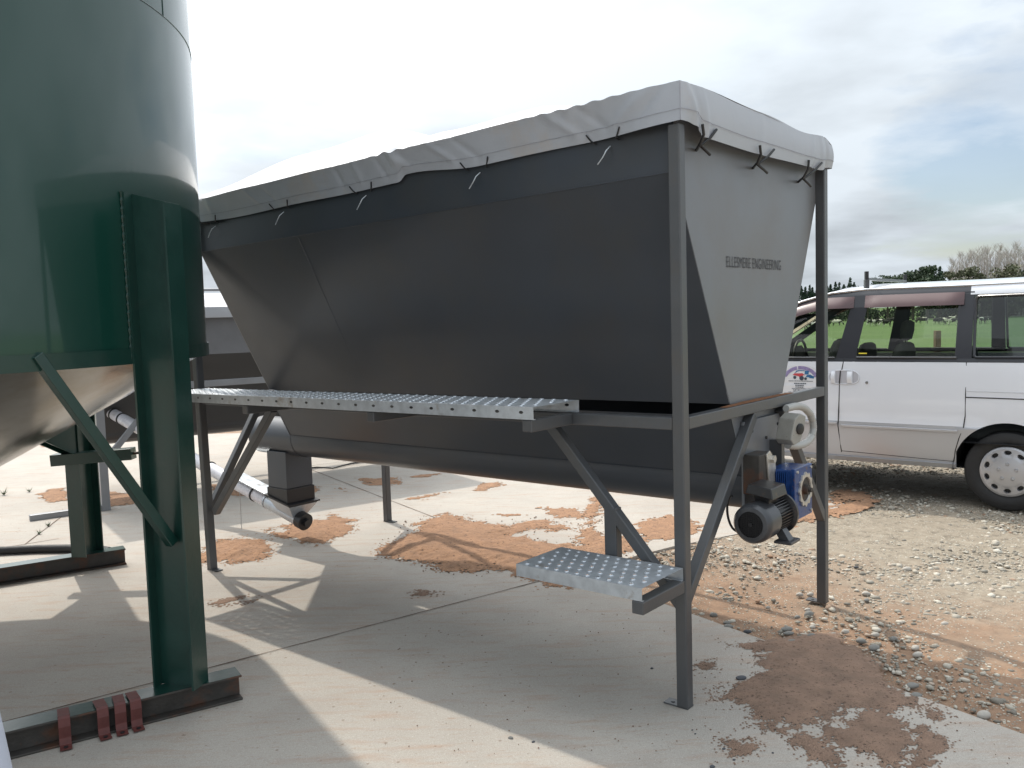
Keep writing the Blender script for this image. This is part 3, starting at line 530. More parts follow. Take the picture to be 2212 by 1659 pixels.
plank('walkway', .52, 3.50, -.290, .030, 1.243, .052, 90, 6, 23, hop)
plank('step', .008, .610, -.320, -.005, .586, .050, 24, 6, 7, hop)
for ua in (.535, 1.50, 2.55):
    b = hb(); b.box(ua, ua+.05, -.285, -.001, ZR-.0495, ZR+.001); b.build('walkway_arm', 'grey', hop, bevel=.004)
b = hb(); b.box(.003, .053, -.322, -.001, .484, .5345); b.build('step_arm', 'grey', hop, bevel=.004)
b = hb(); b.box(.325, .385, .002, .048, .5365, .790); b.build('step_hanger', 'grey', hop, bevel=.004)
# drive: gearbox, motor, isolator
gx = hb(); gx.box(-.148, -.02, .760, .955, .645, .872)
gbx = gx.build('gearbox', 'blue', hop, bevel=.006)
r_ = hb()
for k in range(9): r_.box(-.115+k*.0095, -.111+k*.0095, .751, .7595, .66, .86)
r_.build('cooling_rib', 'blue', gbx); b = hb(); b.box(-.151, -.132, .752, .963, .640, .877); b.build('gearbox_face', 'blue', gbx, bevel=.003)
for (v_, z_) in ((.775, .862), (.775, .66), (.942, .862), (.942, .66)):
    b = hb(); b.tube([(-.149, v_, z_), (-.158, v_, z_)], .007, 6); b.build('bolt', 'alu', gbx)
b = MB(); q = []
nR = 48
def gp(u, rr, t): return H(u, .868+rr*cos(t), .768+rr*sin(t))
for u_, base, wv in ((-.1515, .076, .006), (-.160, .076, .006), (-.160, .058, 0), (-.153, .056, 0)):
    q += [gp(u_, base+wv*cos(12*2*pi*k/nR), 2*pi*k/nR) for k in range(nR)]
fs = [(L_*nR+k, L_*nR+(k+1) % nR, (L_+1)*nR+(k+1) % nR, (L_+1)*nR+k) for L_ in range(3) for k in range(nR)]
b.add(q, fs, True); b.build('output_flange', 'alu', gbx, smooth=30)
b = MB(); q = [gp(-.1525, .055, 2*pi*k/24) for k in range(24)]; b.add(q, [tuple(range(24))], True); b.build('output_cover', 'rawsteel', gbx)
b = hb(); b.tube([(-.15, .868, .768), (-.172, .868, .768)], .024, 20); b.tube([(-.15, .868, .768), (-.185, .868, .768)], .011, 14); b.build('shaft_end', 'rawsteel', gbx, smooth=40)
MU, MZ = -.095, .69
def mp_(v, du=0, dz=0): return H(MU+du, v, MZ+dz)
def mlathe(prof, n=40):
    b = MB(); q = [H(MU+r*cos(2*pi*k/n), v, MZ+r*sin(2*pi*k/n)) for v, r in prof for k in range(n)]
    b.add(q, [(L_*n+k, L_*n+(k+1) % n, (L_+1)*n+(k+1) % n, (L_+1)*n+k) for L_ in range(len(prof)-1) for k in range(n)], True); return b
mo = mlathe([(.52, .0), (.52, .068), (.68, .068), (.68, .0)]).build('motor', 'motor', hop, smooth=40)
f_ = MB()
for k in range(40):
    t = 2*pi*k/40
    if 1.1 < t < 2.0: continue
    c, s_ = cos(t), sin(t)
    q = [H(MU+c*rr-s_*w_, v, MZ+s_*rr+c*w_) for v in (.525, .675) for rr, w_ in ((.066, -.0018), (.083, -.0013), (.083, .0013), (.066, .0018))]
    f_.add(q, [(0, 1, 2, 3), (7, 6, 5, 4), (0, 4, 5, 1), (1, 5, 6, 2), (2, 6, 7, 3)], True)
f_.build('cooling_fin', 'motor', mo, fix=False)
mlathe([(.665, .05), (.676, .098), (.692, .098), (.70, .085), (.755, .06)]).build('motor_flange', 'motor', mo, smooth=35)
fc = mlathe([(.53, .070), (.53, .086), (.44, .087), (.415, .084), (.403, .074), (.400, .058), (.400, .056)]).build('fan_cover', 'cowl', mo, smooth=35)
gr = MB()
for k in range(-7, 8):
    a_ = k*.0078; L_ = sqrt(max(0, .056**2-a_*a_))
    gr.bar(mp_(.401, a_, -L_), mp_(.401, a_, L_), .002, .002); gr.bar(mp_(.401, -L_, a_), mp_(.401, L_, a_), .002, .002)
gr.build('fan_grille', 'black', fc); mlathe([(.412, 0.0), (.412, .056)]).build('fan_backing', 'black', fc)
mlathe([(.398, 0.), (.398, .010), (.404, .010)]).build('fan_hub', 'black', fc)
b = hb(); b.add([(MU-.075, .46, .792), (MU+.050, .46, .812), (MU+.050, .62, .812), (MU-.075, .62, .792), (MU-.065, .465, .838), (MU+.04, .465, .85), (MU+.04, .615, .85), (MU-.065, .615, .838)], [(0, 3, 2, 1), (4, 5, 6, 7), (0, 1, 5, 4), (1, 2, 6, 5), (2, 3, 7, 6), (3, 0, 4, 7)])
b.add([(MU-.035, .50, .75), (MU+.02, .50, .75), (MU+.02, .59, .75), (MU-.035, .59, .75), (MU-.05, .49, .795), (MU+.03, .49, .81), (MU+.03, .60, .81), (MU-.05, .60, .795)], [(0, 3, 2, 1), (4, 5, 6, 7), (0, 1, 5, 4), (1, 2, 6, 5), (2, 3, 7, 6), (3, 0, 4, 7)])
b.build('terminal_box', 'motor', mo, bevel=.004)
b = hb(); b.box(MU-.118, MU-.040, .55, .655, MZ-.108, MZ-.096); b.add([(MU-.100, .575, MZ-.0965), (MU-.055, .575, MZ-.0965), (MU-.055, .63, MZ-.0965), (MU-.100, .63, MZ-.0965), (MU-.065, .58, MZ-.045), (MU-.030, .58, MZ-.06), (MU-.030, .625, MZ-.06), (MU-.065, .625, MZ-.045)], [(0, 3, 2, 1), (4, 5, 6, 7), (0, 1, 5, 4), (1, 2, 6, 5), (2, 3, 7, 6), (3, 0, 4, 7)]); b.build('motor_foot', 'cowl', mo, bevel=.002)
b = hb(); b.tube([(.02+.038*cos(t_), .50-.05*(t_/3.1), .705+.085*sin(t_)) for t_ in [1.5-3.0*k/20 for k in range(21)]]+[(-.03, .44, .63)], .0055, 8); b.build('motor_cable', 'black', hop, smooth=60)
ib = MB(); ct = H(-.075, .90, 1.045); ex = H(-1, 0, 0)-H(0, 0, 0); ey = Vector((1, 0, 0)); ez = Vector((0, 0, 1))
ex = Vector((0, -1, 0)); ty = (ey*.92+ez*-.10+ex*.25).normalized(); tz = (ez-ty*ez.dot(ty)); tz = (tz+ty*.25).normalized(); tx = ty.cross(tz).normalized()
pl_ = [(-.040, -.055), (-.044, .045), (-.012, .075), (.034, .062), (.044, .0), (.032, -.062), (-.010, -.08)]
ib.add([ct+ty*a+tz*c-tx*.045 for a, c in pl_]+[ct+ty*a+tz*c+tx*.045 for a, c in pl_], [tuple(range(7)), tuple(range(13, 6, -1))]+[(i, i+7, (i+1) % 7+7, (i+1) % 7) for i in range(7)], True)
ibo = ib.build('isolator_box', 'cream', hop, bevel=.005)
b = MB(); fc_ = ct+tx*.045 if tx.dot(ex) > 0 else ct-tx*.045; nd = tx if tx.dot(ex) > 0 else -tx
b.lathe(fc_+ty*.005, nd, [(-.004, .026), (.006, .026), (.008, .022), (.008, 0.)], 20); b.build('switch_knob', 'black', ibo, smooth=40)
b = hb(); b.box(-.03, .03, .90, .935, .86, .985); b.build('isolator_bracket', 'grey', hop)
cp = [(-.02, .98, 1.128), (-.02, 1.08, 1.128), (-.02, 1.15, 1.122), (-.02, 1.22, 1.105), (-.02, 1.29, 1.070), (-.02, 1.325, 1.03), (-.02, 1.335, .99), (-.02, 1.315, .952), (-.02, 1.26, .930), (-.02, 1.19, .925), (-.02, 1.10, .93), (-.03, .96, .955)]
pts = []
for i in range(len(cp)-1):
    for k in range(8): pts.append(tuple(cp[i][j]+(cp[i+1][j]-cp[i][j])*k/8 for j in range(3)))
b = hb(); b.tube(pts, [.019 if k % 2 else .0165 for k in range(len(pts))], 12); b.build('conduit', 'conduit', hop, smooth=60)

# ------------------------------------------------------------------ cover over the hopper
tp = empty('tarpaulin', P1, RZ, 'pale grey fitted cover stretched over the top of the large dark hopper', 'tarpaulin')
def sst(a, b, x): t = min(1, max(0, (x-a)/(b-a))); return t*t*(3-2*t)
def hug(u): return .050*sst(.06, .45, u)*(1-sst(3.1, 3.45, u))
def ridge(u): return .18*min(1, u/1.0) + .105*sst(1.75, 2.15, u)-.02*sst(2.3, 3.0, u)-.20*sst(3.0, LU, u)*.35
folds = [(1.36, 1.15, .020, .014), (1.19, 1.0, .018, -.012), (.64, .44, .024, .013), (.47, .29, .02, -.010), (.12, .36, .03, .010), (.05, .22, .02, -.008), (1.9, 1.86, .02, .008), (2.05, 2.0, .02, -.010), (1.62, 1.5, .03, .018), (1.72, 1.66, .02, -.012), (2.9, 2.7, .02, .009), (2.75, 2.58, .02, -.008), (3.3, 3.25, .015, .007)]
def fdisp(u, t):
    # t 0 at the top edge, 1 at the hem
    d = 0
    for a_, b_, w_, am in folds: c = a_+(b_-a_)*t; d += am*exp(-((u-c)/w_)**2)*sin(pi*min(1, .15+t*.9))
    return d*.8+.002*sin(u*5.1+t*2)
def ztv(v): return 2.480+.004*sin(v*9)-.014*exp(-((v-1.18)/.25)**2)-.03*sst(1.52, 1.62, v)
def zt(u): return 2.480+(.0015*sin(u*9)) * (0 < u < LU)+(.007*sin(u*62)*exp(-((u-1.62)/.12)**2))+.004*sin(u*70)*exp(-((u-.45)/.25)**2)
def zh(u): return 2.332+.032*sst(1.05, 1.5, u)*(1-sst(1.54, 1.60, u))-.002*sin(u*7)
nu = 260; G = []
us = [-.016+(LU+.03)*i/nu for i in range(nu+1)]
for t in [1, .98, .72, .70, .6, .5, .4, .3, .2, .1, 0]:
    G.append([(u, -.016+hug(u)*t**.8-fdisp(u, t), zt(u)*(1-t)+zh(u)*t) for u in us])
for k in range(1, 24):
    v = -.016+(WV+.032)*k/24; sv = sin(pi*k/24)
    G.append([(u, v, zt(u)+(ztv(v)-2.480)*(1-sst(.0, .5, u))+ridge(max(0, u))*min(1, sv*1.25)*sst(-.02, .5, u)+.008*sin(u*6+v*5)*sv+.014*sin(u*62)*exp(-((u-1.62)/.14)**2)*exp(-(v/.12)**2)) for u in us])
for t in (0, .3, .6, 1): G.append([(u, WV+.016+.5*fdisp(u, t), (zt(u)+(ztv(WV+.016)-2.480)*(1-sst(.0, .5, u)))*(1-t)+zh(u)*t) for u in us])
b = hb(); b.grid(G); cv = b.build('cover_top', 'tarp', tp, smooth=70, fix=False)
def ztv(v): return 2.480+.004*sin(v*9)-.014*exp(-((v-1.18)/.25)**2)-.03*sst(1.52, 1.62, v)
def zhv(v): return 2.333-.040*sst(.04, .20, v)+.012*sst(.6, 1.5, v)+.03*sst(1.45, 1.6, v)
ef = [(.03, .10, .016, .012), (.08, .17, .018, -.009), (.16, .20, .014, .006), (1.35, 1.30, .02, .007), (1.45, 1.47, .02, .012), (1.52, 1.55, .02, -.010), (.75, .72, .03, .004)]
def ed(v, t): return sum(am*exp(-((v-(a_+(b_-a_)*t))/w_)**2)*(.3+.7*t) for a_, b_, w_, am in ef)+.004*sin(v*6+t)
nv = 150; vs = [-.016+(WV+.032)*i/nv for i in range(nv+1)]
for uu, sg in ((-.016, -1), (LU+.014, 1)):
    G = []
    for t in [0, .1, .2, .3, .4, .5, .6, .7, .72, .98, 1]:
        G.append([(uu+sg*(ed(v, t)*sst(-.016, .01, v)*sst(WV+.016, WV-.01, v)+.010*sin(pi*t)*sst(-.016, .05, v)), v, (zt(uu) if v < 0 else ztv(v))*(1-t)+zhv(v)*t) for v in vs])
    b = hb(); b.grid(G); b.build('cover_end', 'tarp', tp, smooth=70, fix=False)
b = hb(); b.tube([(u, -.0175+hug(u)*.75-fdisp(u, .7), zt(u)*.29+zh(u)*.71) for u in us], .0008, 4, False); b.build('stitching', 'stitch', tp)
b = hb(); b.tube([(-.021-ed(v, .7)*sst(-.016, .01, v)-.008*sst(-.016, .05, v), v, ztv(v)*.29+zhv(v)*.71) for v in vs], .0012, 4, False); b.build('stitching', 'stitch', tp)
b = hb(); b.tube([(-.018, -.018, 2.478), (-.018, -.019, 2.335)], .0015, 4, False); b.build('stitching', 'stitch', tp)
for (A, B, Hk, T) in [((.133, 2.335), (.255, 2.332), (.169, 2.262), (.246, 2.236)), ((.676, 2.325), (.831, 2.327), (.714, 2.251), (.813, 2.225)), ((1.256, 2.331), (1.434, 2.338), (1.259, 2.244), (1.35, 2.216))]:
    b = hb()
    b.tube([(-.032, A[0], A[1]), (-.028, (A[0]+Hk[0])/2, (A[1]+Hk[1])/2), (.0, Hk[0], Hk[1])], .006, 7); b.tube([(-.032, B[0], B[1]), (-.028, (B[0]+Hk[0])/2, (B[1]+Hk[1])/2), (-.002, Hk[0]+.004, Hk[1])], .006, 7)
    b.tube([(.045, Hk[0]+.06, Hk[1]-.002), (.0, Hk[0]-.002, Hk[1]+.004), (-.006, (Hk[0]+T[0])/2, (Hk[1]+T[1])/2), (-.006, T[0], T[1])], .0065, 7); b.build('tie_cord', 'black', tp, smooth=60)
for ua, ub in ((1.0, 1.149), (.28, .43), (1.80, 1.95), (2.52, 2.67), (3.24, 3.38)):
    hz = zh(ua)
    for uq in (ua, ub): b = hb(); b.tube([(uq+.012*(1 if uq == ub else -1), -.024+hug(uq)*.85, hz+.030), (uq, -.022+hug(uq), hz+.010), (uq+(-.014 if uq == ub else .014), -.012+hug(uq), hz-.006), (uq+(-.02 if uq == ub else .02), .046, hz-.008)], .0036, 6); b.build('tie_cord', 'black', tp, smooth=60)
    c_ = (ua+ub)/2; b = hb(); b.tube([(c_-.015, .045, hz-.028), (c_-.012, .018, hz-.05), (c_, .01, hz-.075), (c_+.03, .015, hz-.10)], .0026, 6); b.build('hook', 'galv', tp, smooth=60)

# ------------------------------------------------------------------ white auger
A0 = Vector((-1.574, 6.279, .154)); A1 = Vector((-3.789, 8.116, .818)); dA = (A1-A0).normalized()
au = empty('auger', (A0.x, A0.y, 0), 0, 'white tube auger rising to the left from under the hopper outlet', 'auger')
A0l = A0-Vector((A0.x, A0.y, 0))
b = MB(); b.tube([A0l+dA*.42, A0l+dA*3.6], .052, 24); b.build('tube', 'augerwhite', au, smooth=50)
b = MB(); b.tube([A0l+dA*.03, A0l+dA*.42], .056, 24); b.build('intake_tube', 'galv', au, smooth=50)
b = MB(); b.tube([A0l-dA*.03, A0l+dA*.035], .064, 24); b.tube([A0l-dA*.06, A0l-dA*.03], .03, 12); b.build('end_cap', 'black', au, smooth=50)
for t in (.43, .60, 1.25, 2.75, 2.9):
    b = MB(); b.tube([A0l+dA*t, A0l+dA*(t+.014)], .059, 24); b.build('clamp_band', 'black' if t != .43 else 'galv', au, smooth=50)
fn = MB(); uo = H(3.70, .81, .315); Rm = Matrix.Rotation(RZ, 3, 'Z'); tw = P1+Rm@uo-Vector((A0.x, A0.y, 0)); ex2 = Rm@Vector((1, 0, 0)); ey2 = Rm@Vector((0, 1, 0))
c0 = A0l+dA*.15
fn.add([tw+ex2*a*.125+ey2*c*.13+Vector((0, 0, -.004+.025*c)) for a, c in ((-1, -1), (1, -1), (1, 1), (-1, 1))]+[c0+ex2*a*.052+dA*c*.10+Vector((0, 0, .01)) for a, c in ((-1, -1), (1, -1), (1, 1), (-1, 1))], [(0, 1, 5, 4), (1, 2, 6, 5), (2, 3, 7, 6), (3, 0, 4, 7)], True)
fn.build('intake_funnel', 'galv', au)
b = MB(); b.bar(A0l+dA*.27+Vector((0, 0, .085)), A0l+dA*.95+Vector((0, 0, .072)), .13, .012); b.build('slide_cover', 'galv', au, bevel=.002)
b = MB(); ch = A0l+dA*.80
for k in range(16):
    z_ = ch.z-.05-k*.022; b.tube([(ch.x+.004*cos(t)*(k % 2), ch.y-.055+.004*cos(t)*(1-k % 2), z_-.013*sin(t)) for t in [2*pi*q/8 for q in range(9)]], .0015, 4, False)
b.build('chain', 'chain', au)

# ------------------------------------------------------------------ green silo
SC = Vector((-3.18, 3.92, 0)); R = 1.7; ZRIM = 1.473; ZS = 2.966; ZTOP = 4.46
si = empty('silo', SC, 0, 'tall dark green round silo with a shiny hopper cone on green steel legs', 'silo')
nc = 160
b = MB(); b.add([(R*cos(2*pi*k/nc), R*sin(2*pi*k/nc), z) for z in (ZRIM, ZS, ZTOP) for k in range(nc)], [(L_*nc+k, L_*nc+(k+1) % nc, (L_+1)*nc+(k+1) % nc, (L_+1)*nc+k) for L_ in range(2) for k in range(nc)]); b.build('shell', 'green', si, smooth=60)
b = MB(); b.lathe((0, 0, 0), (0, 0, 1), [(ZTOP, R), (5.15, .3), (5.15, .0)], nc); b.build('roof', 'green', si, smooth=30)
b = MB(); b.lathe((0, 0, 0), (0, 0, 1), [(ZRIM+.002, R-.004), (.68, .20), (.52, .20)], nc); b.build('hopper_cone', 'cone', si, smooth=40)
b = MB(); b.lathe((0, 0, 0), (0, 0, 1), [(ZRIM-.012, R+.003), (ZRIM-.012, R+.008), (ZRIM+.05, R+.008), (ZRIM+.05, R+.003)], nc); b.build('rim_band', 'greensteel', si, smooth=30)
b = MB()
def rp(r_, t, z): return (r_*cos(t), r_*sin(t), z)
b.tube([rp(R+.001, 2*pi*k/nc, ZS) for k in range(nc+1)], .0022, 5, False); tv = atan2(3.895-3.92, -1.48+3.18); b.tube([rp(R+.001, tv, ZS), rp(R+.001, tv, ZTOP)], .002, 5, False); b.build('weld_seam', 'greensteel', si)
def column(ang, btop=.11, ztop_in=2.15, ztop_out=2.10):
    ca_, sa_ = cos(ang), sin(ang)
    def Q(r_, t, z): return (r_*ca_-t*sa_, r_*sa_+t*ca_, z)
    b = MB()
    for (ra, rb, ta, tb) in ((R+.005, R+.014, -.053, .053), (R+.185, R+.194, -.053, .053), (R+.014, R+.185, -.004, .004)):
        q = []
        for z in (0, 1):
            for r_, t in ((ra, ta), (rb, ta), (rb, tb), (ra, tb)):
                zz = btop if z == 0 else ztop_in+(ztop_out-ztop_in)*(r_-R)/.19; q.append(Q(r_, t, zz))
        b.add(q, [(0, 1, 2, 3), (7, 6, 5, 4), (0, 4, 5, 1), (1, 5, 6, 2), (2, 6, 7, 3), (3, 7, 4, 0)])
    o = b.build('column', 'greensteel', si)
    if ang < 0:
        w_ = MB(); w_.tube([Q(R+.004, -.055, z) for z in np.linspace(ZRIM, 2.15, 60)], [.004+.002*((k*7) % 3) for k in range(60)], 5, False); w_.build('weld_seam', 'greensteel', o)
    gst = MB()
    for t0 in (-.045, .037):
        gst.add([Q(R+.004, t0, ZRIM), Q(R+.004, t0, .80), Q(R-.02, t0, .80), Q(R-.62, t0, 1.08), Q(R+.004, t0+.008, ZRIM), Q(R+.004, t0+.008, .80), Q(R-.02, t0+.008, .80), Q(R-.62, t0+.008, 1.08)], [(0, 1, 2, 3), (7, 6, 5, 4), (0, 4, 5, 1), (1, 5, 6, 2), (2, 6, 7, 3), (3, 7, 4, 0)])
    if ang > 1 and ang < 2:
        gst.build('gusset', 'greensteel', o)
    return o
angs = [radians(-13), radians(80.5), radians(168), radians(257)]
for a_ in angs: column(a_)
def ibeam(A, B, h, w_, name):
    A = Vector(A); B = Vector(B); d = (B-A).normalized(); X = Vector((d.y, -d.x, 0)); b = MB()
    for (x0, x1, z0, z1) in ((-w_/2, w_/2, 0.001, .010), (-w_/2, w_/2, h-.009, h), (-.004, .004, .010, h-.009)):
        b.add([P_+X*x+Vector((0, 0, z)) for P_ in (A, B) for x, z in ((x0, z0), (x1, z0), (x1, z1), (x0, z1))], [(0, 1, 2, 3), (7, 6, 5, 4), (0, 4, 5, 1), (1, 5, 6, 2), (2, 6, 7, 3), (3, 7, 4, 0)])
    return b
def loc(x, y): return (x-SC.x, y-SC.y, 0)
bd = Vector((-.845, -.535, 0)).normalized()
for (ex_, ey_) in ((-1.225, 3.638), (-2.70, 5.835)):
    A = Vector(loc(ex_, ey_)); o = ibeam(A, A+bd*2.95, .11, .107, 'b').build('base_beam', 'rawsteel', si, bevel=.002)
    t_ = MB(); d = bd; Xv = Vector((d.y, -d.x, 0)); t_.add([A+Xv*s_*.053+d*q+Vector((0, 0, .1112)) for q in (0.002, 2.94) for s_ in (-1, 1)], [(0, 1, 3, 2)], True); t_.build('painted_flange', 'greensteel', o)
b = MB(); b.bar(Vector((-1.70, 3.085, 1.52))-SC, Vector((-1.415, 3.485, .72))-SC, .040, .040, (0.2, -.6, .7)); b.build('brace', 'greensteel', si, bevel=.003)
b = MB(); b.bar(Vector((-3.02, 5.60, .765))-SC, Vector((-2.50, 5.62, .79))-SC, .09, .075); cb_ = b.build('cross_tube', 'greensteel', si, bevel=.003)
b = MB(); b.tube([Vector((-2.50, 5.62, .79))-SC, Vector((-2.30, 5.63, .805))-SC, Vector((-2.285, 5.63, .80))-SC], .009, 8); b.build('slide_rod', 'rawsteel', cb_)
# red oxide clips hung on the near beam
def clip():
    b = MB(); pr_ = [(-.085, .004), (-.004, .004), (.004, -.004), (.010, -.035), (.006, -.080), (.012, -.104), (.050, -.108)]
    th = .005; q = []
    for x in (-.021, .021):
        for y_, z_ in pr_: q.append((x, -y_, z_))
        for y_, z_ in pr_: q.append((x, -y_-th*.7, z_+th))
    n = len(pr_); fs = []
    for i in range(n-1):
        fs += [(i, i+1, 2*n+i+1, 2*n+i), (n+i, 3*n+i, 3*n+i+1, n+i+1), (i, n+i, n+i+1, i+1), (2*n+i, 2*n+i+1, 3*n+i+1, 3*n+i)]
    fs += [(0, 2*n, 3*n, n), (n-1, 2*n-1, 4*n-1, 3*n-1)]
    b.add(q, fs); me = b.build('steel_clip', 'redoxide', None, bevel=.0012)
    h = MB(); h.tube([(0, -.038, -.1005), (0, -.038, -.0975)], .008, 12); h.build('bolt_hole', 'black', me); return me
bz = atan2(bd.y, bd.x); fe = Vector((-1.225, 3.638, 0)); nrm = Vector((.535, -.845, 0))
cl0 = clip(); cl0.rotation_euler = (0, 0, atan2(-bd.y, -bd.x))
lbs = ['leftmost red oxide clip hung alone on the near base beam', 'second red oxide clip from the left on the near base beam', 'third red oxide clip from the left, overlapping the last one', 'red oxide clip nearest the green column on the base beam']
for k, (px, py) in enumerate([(-1.772, 3.229), (-1.658, 3.301), (-1.610, 3.345), (-1.560, 3.372)]):
    c = cl0 if k == 0 else copy_tree(cl0)
    t = (Vector((px, py, 0))-fe).dot(bd); P_ = fe+bd*t+nrm*.056
    c.location = (P_.x, P_.y, .1125); c.rotation_euler = (0, 0, atan2(-bd.y, -bd.x)+[-.05, .06, -.03, .05][k]); tag(c, lbs[k], 'bracket', 'red oxide clips hanging on the silo beam')
b = MB(); b.tube([(-4.6, 6.05, .03), (-3.75, 6.15, .032), (-3.49, 6.17, .032), (-3.25, 6.156, .032), (-3.0, 6.09, .035), (-2.9, 6.03, .035)], .030, 12); tag(b.build('hose', 'rubber', None, smooth=60), 'black hose lying on the slab behind the far silo leg', 'hose')
b = MB(); b.tube([(-.99, 1.5, 1.05), (-.955, 1.5, .80), (-.85, 1.5, 0)], .030, 16); tag(b.build('pipe', 'pole', None, smooth=60), 'pale blue grey pipe leaning at the lower left edge of the view', 'pipe')

# ------------------------------------------------------------------ second hopper behind
R2 = radians(35); O2 = Vector((-3.66, 7.60, 0))
h2 = empty('feed_hopper', O2, R2, 'smaller grey hopper with pale cover seen behind between silo and large hopper', 'hopper', 'grey steel hoppers in the yard')
L2, W2 = 3.2, 1.5
def box2(nm, x0, x1, y0, y1, z0, z1, mt='grey2'): b = MB(); b.box(x0, x1, y0, y1, z0, z1); return b.build(nm, mt, h2, bevel=.004)
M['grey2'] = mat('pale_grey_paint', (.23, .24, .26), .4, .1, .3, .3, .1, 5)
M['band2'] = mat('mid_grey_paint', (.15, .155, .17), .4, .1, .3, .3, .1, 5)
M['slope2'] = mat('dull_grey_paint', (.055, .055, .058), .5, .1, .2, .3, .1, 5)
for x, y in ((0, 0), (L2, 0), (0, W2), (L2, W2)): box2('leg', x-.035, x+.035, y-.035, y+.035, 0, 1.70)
box2('side_rail', .036, L2-.036, -.03, .03, 1.04, 1.10); box2('side_rail', .036, L2-.036, W2-.03, W2+.03, 1.04, 1.10); box2('end_rail', -.03, .03, .036, W2-.036, 1.0405, 1.0995)
box2('base_rail', -.03, .03, .036, W2-.036, .02, .075); box2('base_rail', -.6, -.036, -.03, .03, .0, .05)
def p2(nm, prof, mt):
    b = MB(); b.grid([[(x, y, z) for x in (.036, L2-.036)] for y, z in prof]); return b.build(nm, mt, h2)
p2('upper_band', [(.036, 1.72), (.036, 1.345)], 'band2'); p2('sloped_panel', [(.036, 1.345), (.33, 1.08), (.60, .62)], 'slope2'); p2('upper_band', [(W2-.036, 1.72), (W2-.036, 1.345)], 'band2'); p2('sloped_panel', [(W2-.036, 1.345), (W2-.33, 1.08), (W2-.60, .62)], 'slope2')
p2('trough', [(.60, .62)]+[(.75-.15*cos(pi*k/10), .62-.12*sin(pi*k/10)) for k in range(1, 10)]+[(.90, .62)], 'slope2')
for x in (.036, L2-.036):
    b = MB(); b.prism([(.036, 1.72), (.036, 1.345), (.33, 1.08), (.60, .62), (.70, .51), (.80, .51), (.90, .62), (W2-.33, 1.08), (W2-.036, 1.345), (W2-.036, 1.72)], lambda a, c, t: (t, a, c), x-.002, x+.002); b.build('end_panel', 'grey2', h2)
b = MB(); b.bar((.02, .03, .45), (.02, .5, 1.04), .05, .05); b.build('brace', 'grey2', h2); b = MB(); b.bar((.03, .0, .45), (.55, .0, 1.04), .05, .05); b.build('brace', 'grey2', h2)
b = MB(); b.tube([(-.1, .06, 1.955), (L2, .06, 1.955)], .014, 8); hrl = b.build('handrail', 'grey2', h2)
for x in (0.05, L2-.05): b = MB(); b.tube([(x, .06, 1.70), (x, .06, 1.955)], .014, 8); b.build('handrail_post', 'grey2', h2)
t2 = empty('tarpaulin', O2, R2, 'beige-grey cover humped over the smaller hopper behind', 'tarpaulin')
b = MB(); G = []
for y, z in [(-.045, 1.69), (-.05, 1.72), (-.045, 1.79), (0, 1.80), (.2, 1.86), (.5, 1.93), (.75, 1.95), (1.0, 1.93), (1.3, 1.86), (W2, 1.80), (W2+.045, 1.79), (W2+.045, 1.69)]: G.append([(x, y, z) for x in np.linspace(-.045, L2+.045, 12)])
b.grid(G); b.build('cover_top', 'tarp', t2, smooth=60)
b = MB(); b.prism([(-.045, 1.69), (-.045, 1.79), (.2, 1.86), (.5, 1.93), (.75, 1.95), (1.0, 1.93), (1.3, 1.86), (W2+.045, 1.79), (W2+.045, 1.69)], lambda a, c, t: (t, a, c), -.05, -.046); b.build('cover_end', 'tarp', t2)
b = MB(); b.tube([(-2.55, 9.3, .01), (-2.2, 9.5, .012), (-2.0, 9.4, .012), (-1.85, 9.7, .012), (-1.4, 9.95, .012)], .008, 6); tag(b.build('cable', 'rubber', None), 'thin dark cable looping on the slab beyond the hopper outlet', 'cable')

# ------------------------------------------------------------------ van
VA = radians(38); VW = Vector((3.769, 6.517, 0)); dS = Vector((-cos(VA), sin(VA), 0)); dN = Vector((-sin(VA), -cos(VA), 0))
van = empty('van', VW, 0, 'white people carrier van parked at right on the gravel with a roof rack', 'van')
def off(z):
    pts_ = [(0, -.10), (.28, -.06), (.34, -.02), (.45, .004), (.60, .022), (.63, .026), (.66, .012), (.80, .016), (.95, .012), (1.10, .002), (1.147, -.006), (1.19, -.018), (1.60, -.095), (1.70, -.125), (1.74, -.150), (1.80, -.26)]
    for (z0, o0), (z1, o1) in zip(pts_, pts_[1:]):
        if z <= z1: return o0+(o1-o0)*(z-z0)/(z1-z0)
    return pts_[-1][1]
VWD = 1.66
def S(s, z, n=0., side=0):
    o_ = off(z)+n; v = dS*s+(dN*o_ if not side else dN*(-VWD-o_)); return Vector((v.x, v.y, z))
def topz(s):
    pts_ = [(-.95, 1.70), (-.6, 1.745), (-.09, 1.756), (.284, 1.752), (1.087, 1.753), (1.36, 1.733), (1.61, 1.669), (1.9, 1.56), (2.45, 1.22), (2.75, 1.05)]
    for (a_, b_), (c_, d_) in zip(pts_, pts_[1:]):
        if s <= c_: return b_+(d_-b_)*(s-a_)/(c_-a_)
    return 1.05
def sill(s):
    if -.36 < s < .36: return max(.295, .307+sqrt(max(0, .38**2-s*s)))
    if 2.38 < s < 3.10: return max(.33, .307+sqrt(max(0, .38**2-(s-2.735)**2)))
    return .295+.03*min(1, max(0, s)/1.3)
def srange(a_, b_):
    q = set([a_, b_]); x = a_
    while x < b_: q.add(round(x, 4)); x += .05
    for c in (0, 2.735):
        for k in range(41): t = c-.36+.72*k/40; q.add(round(t, 4))
        for e in (-.361, .361, -.355, .355): q.add(round(c+e, 4))
    return sorted(x for x in q if a_ <= x <= b_)
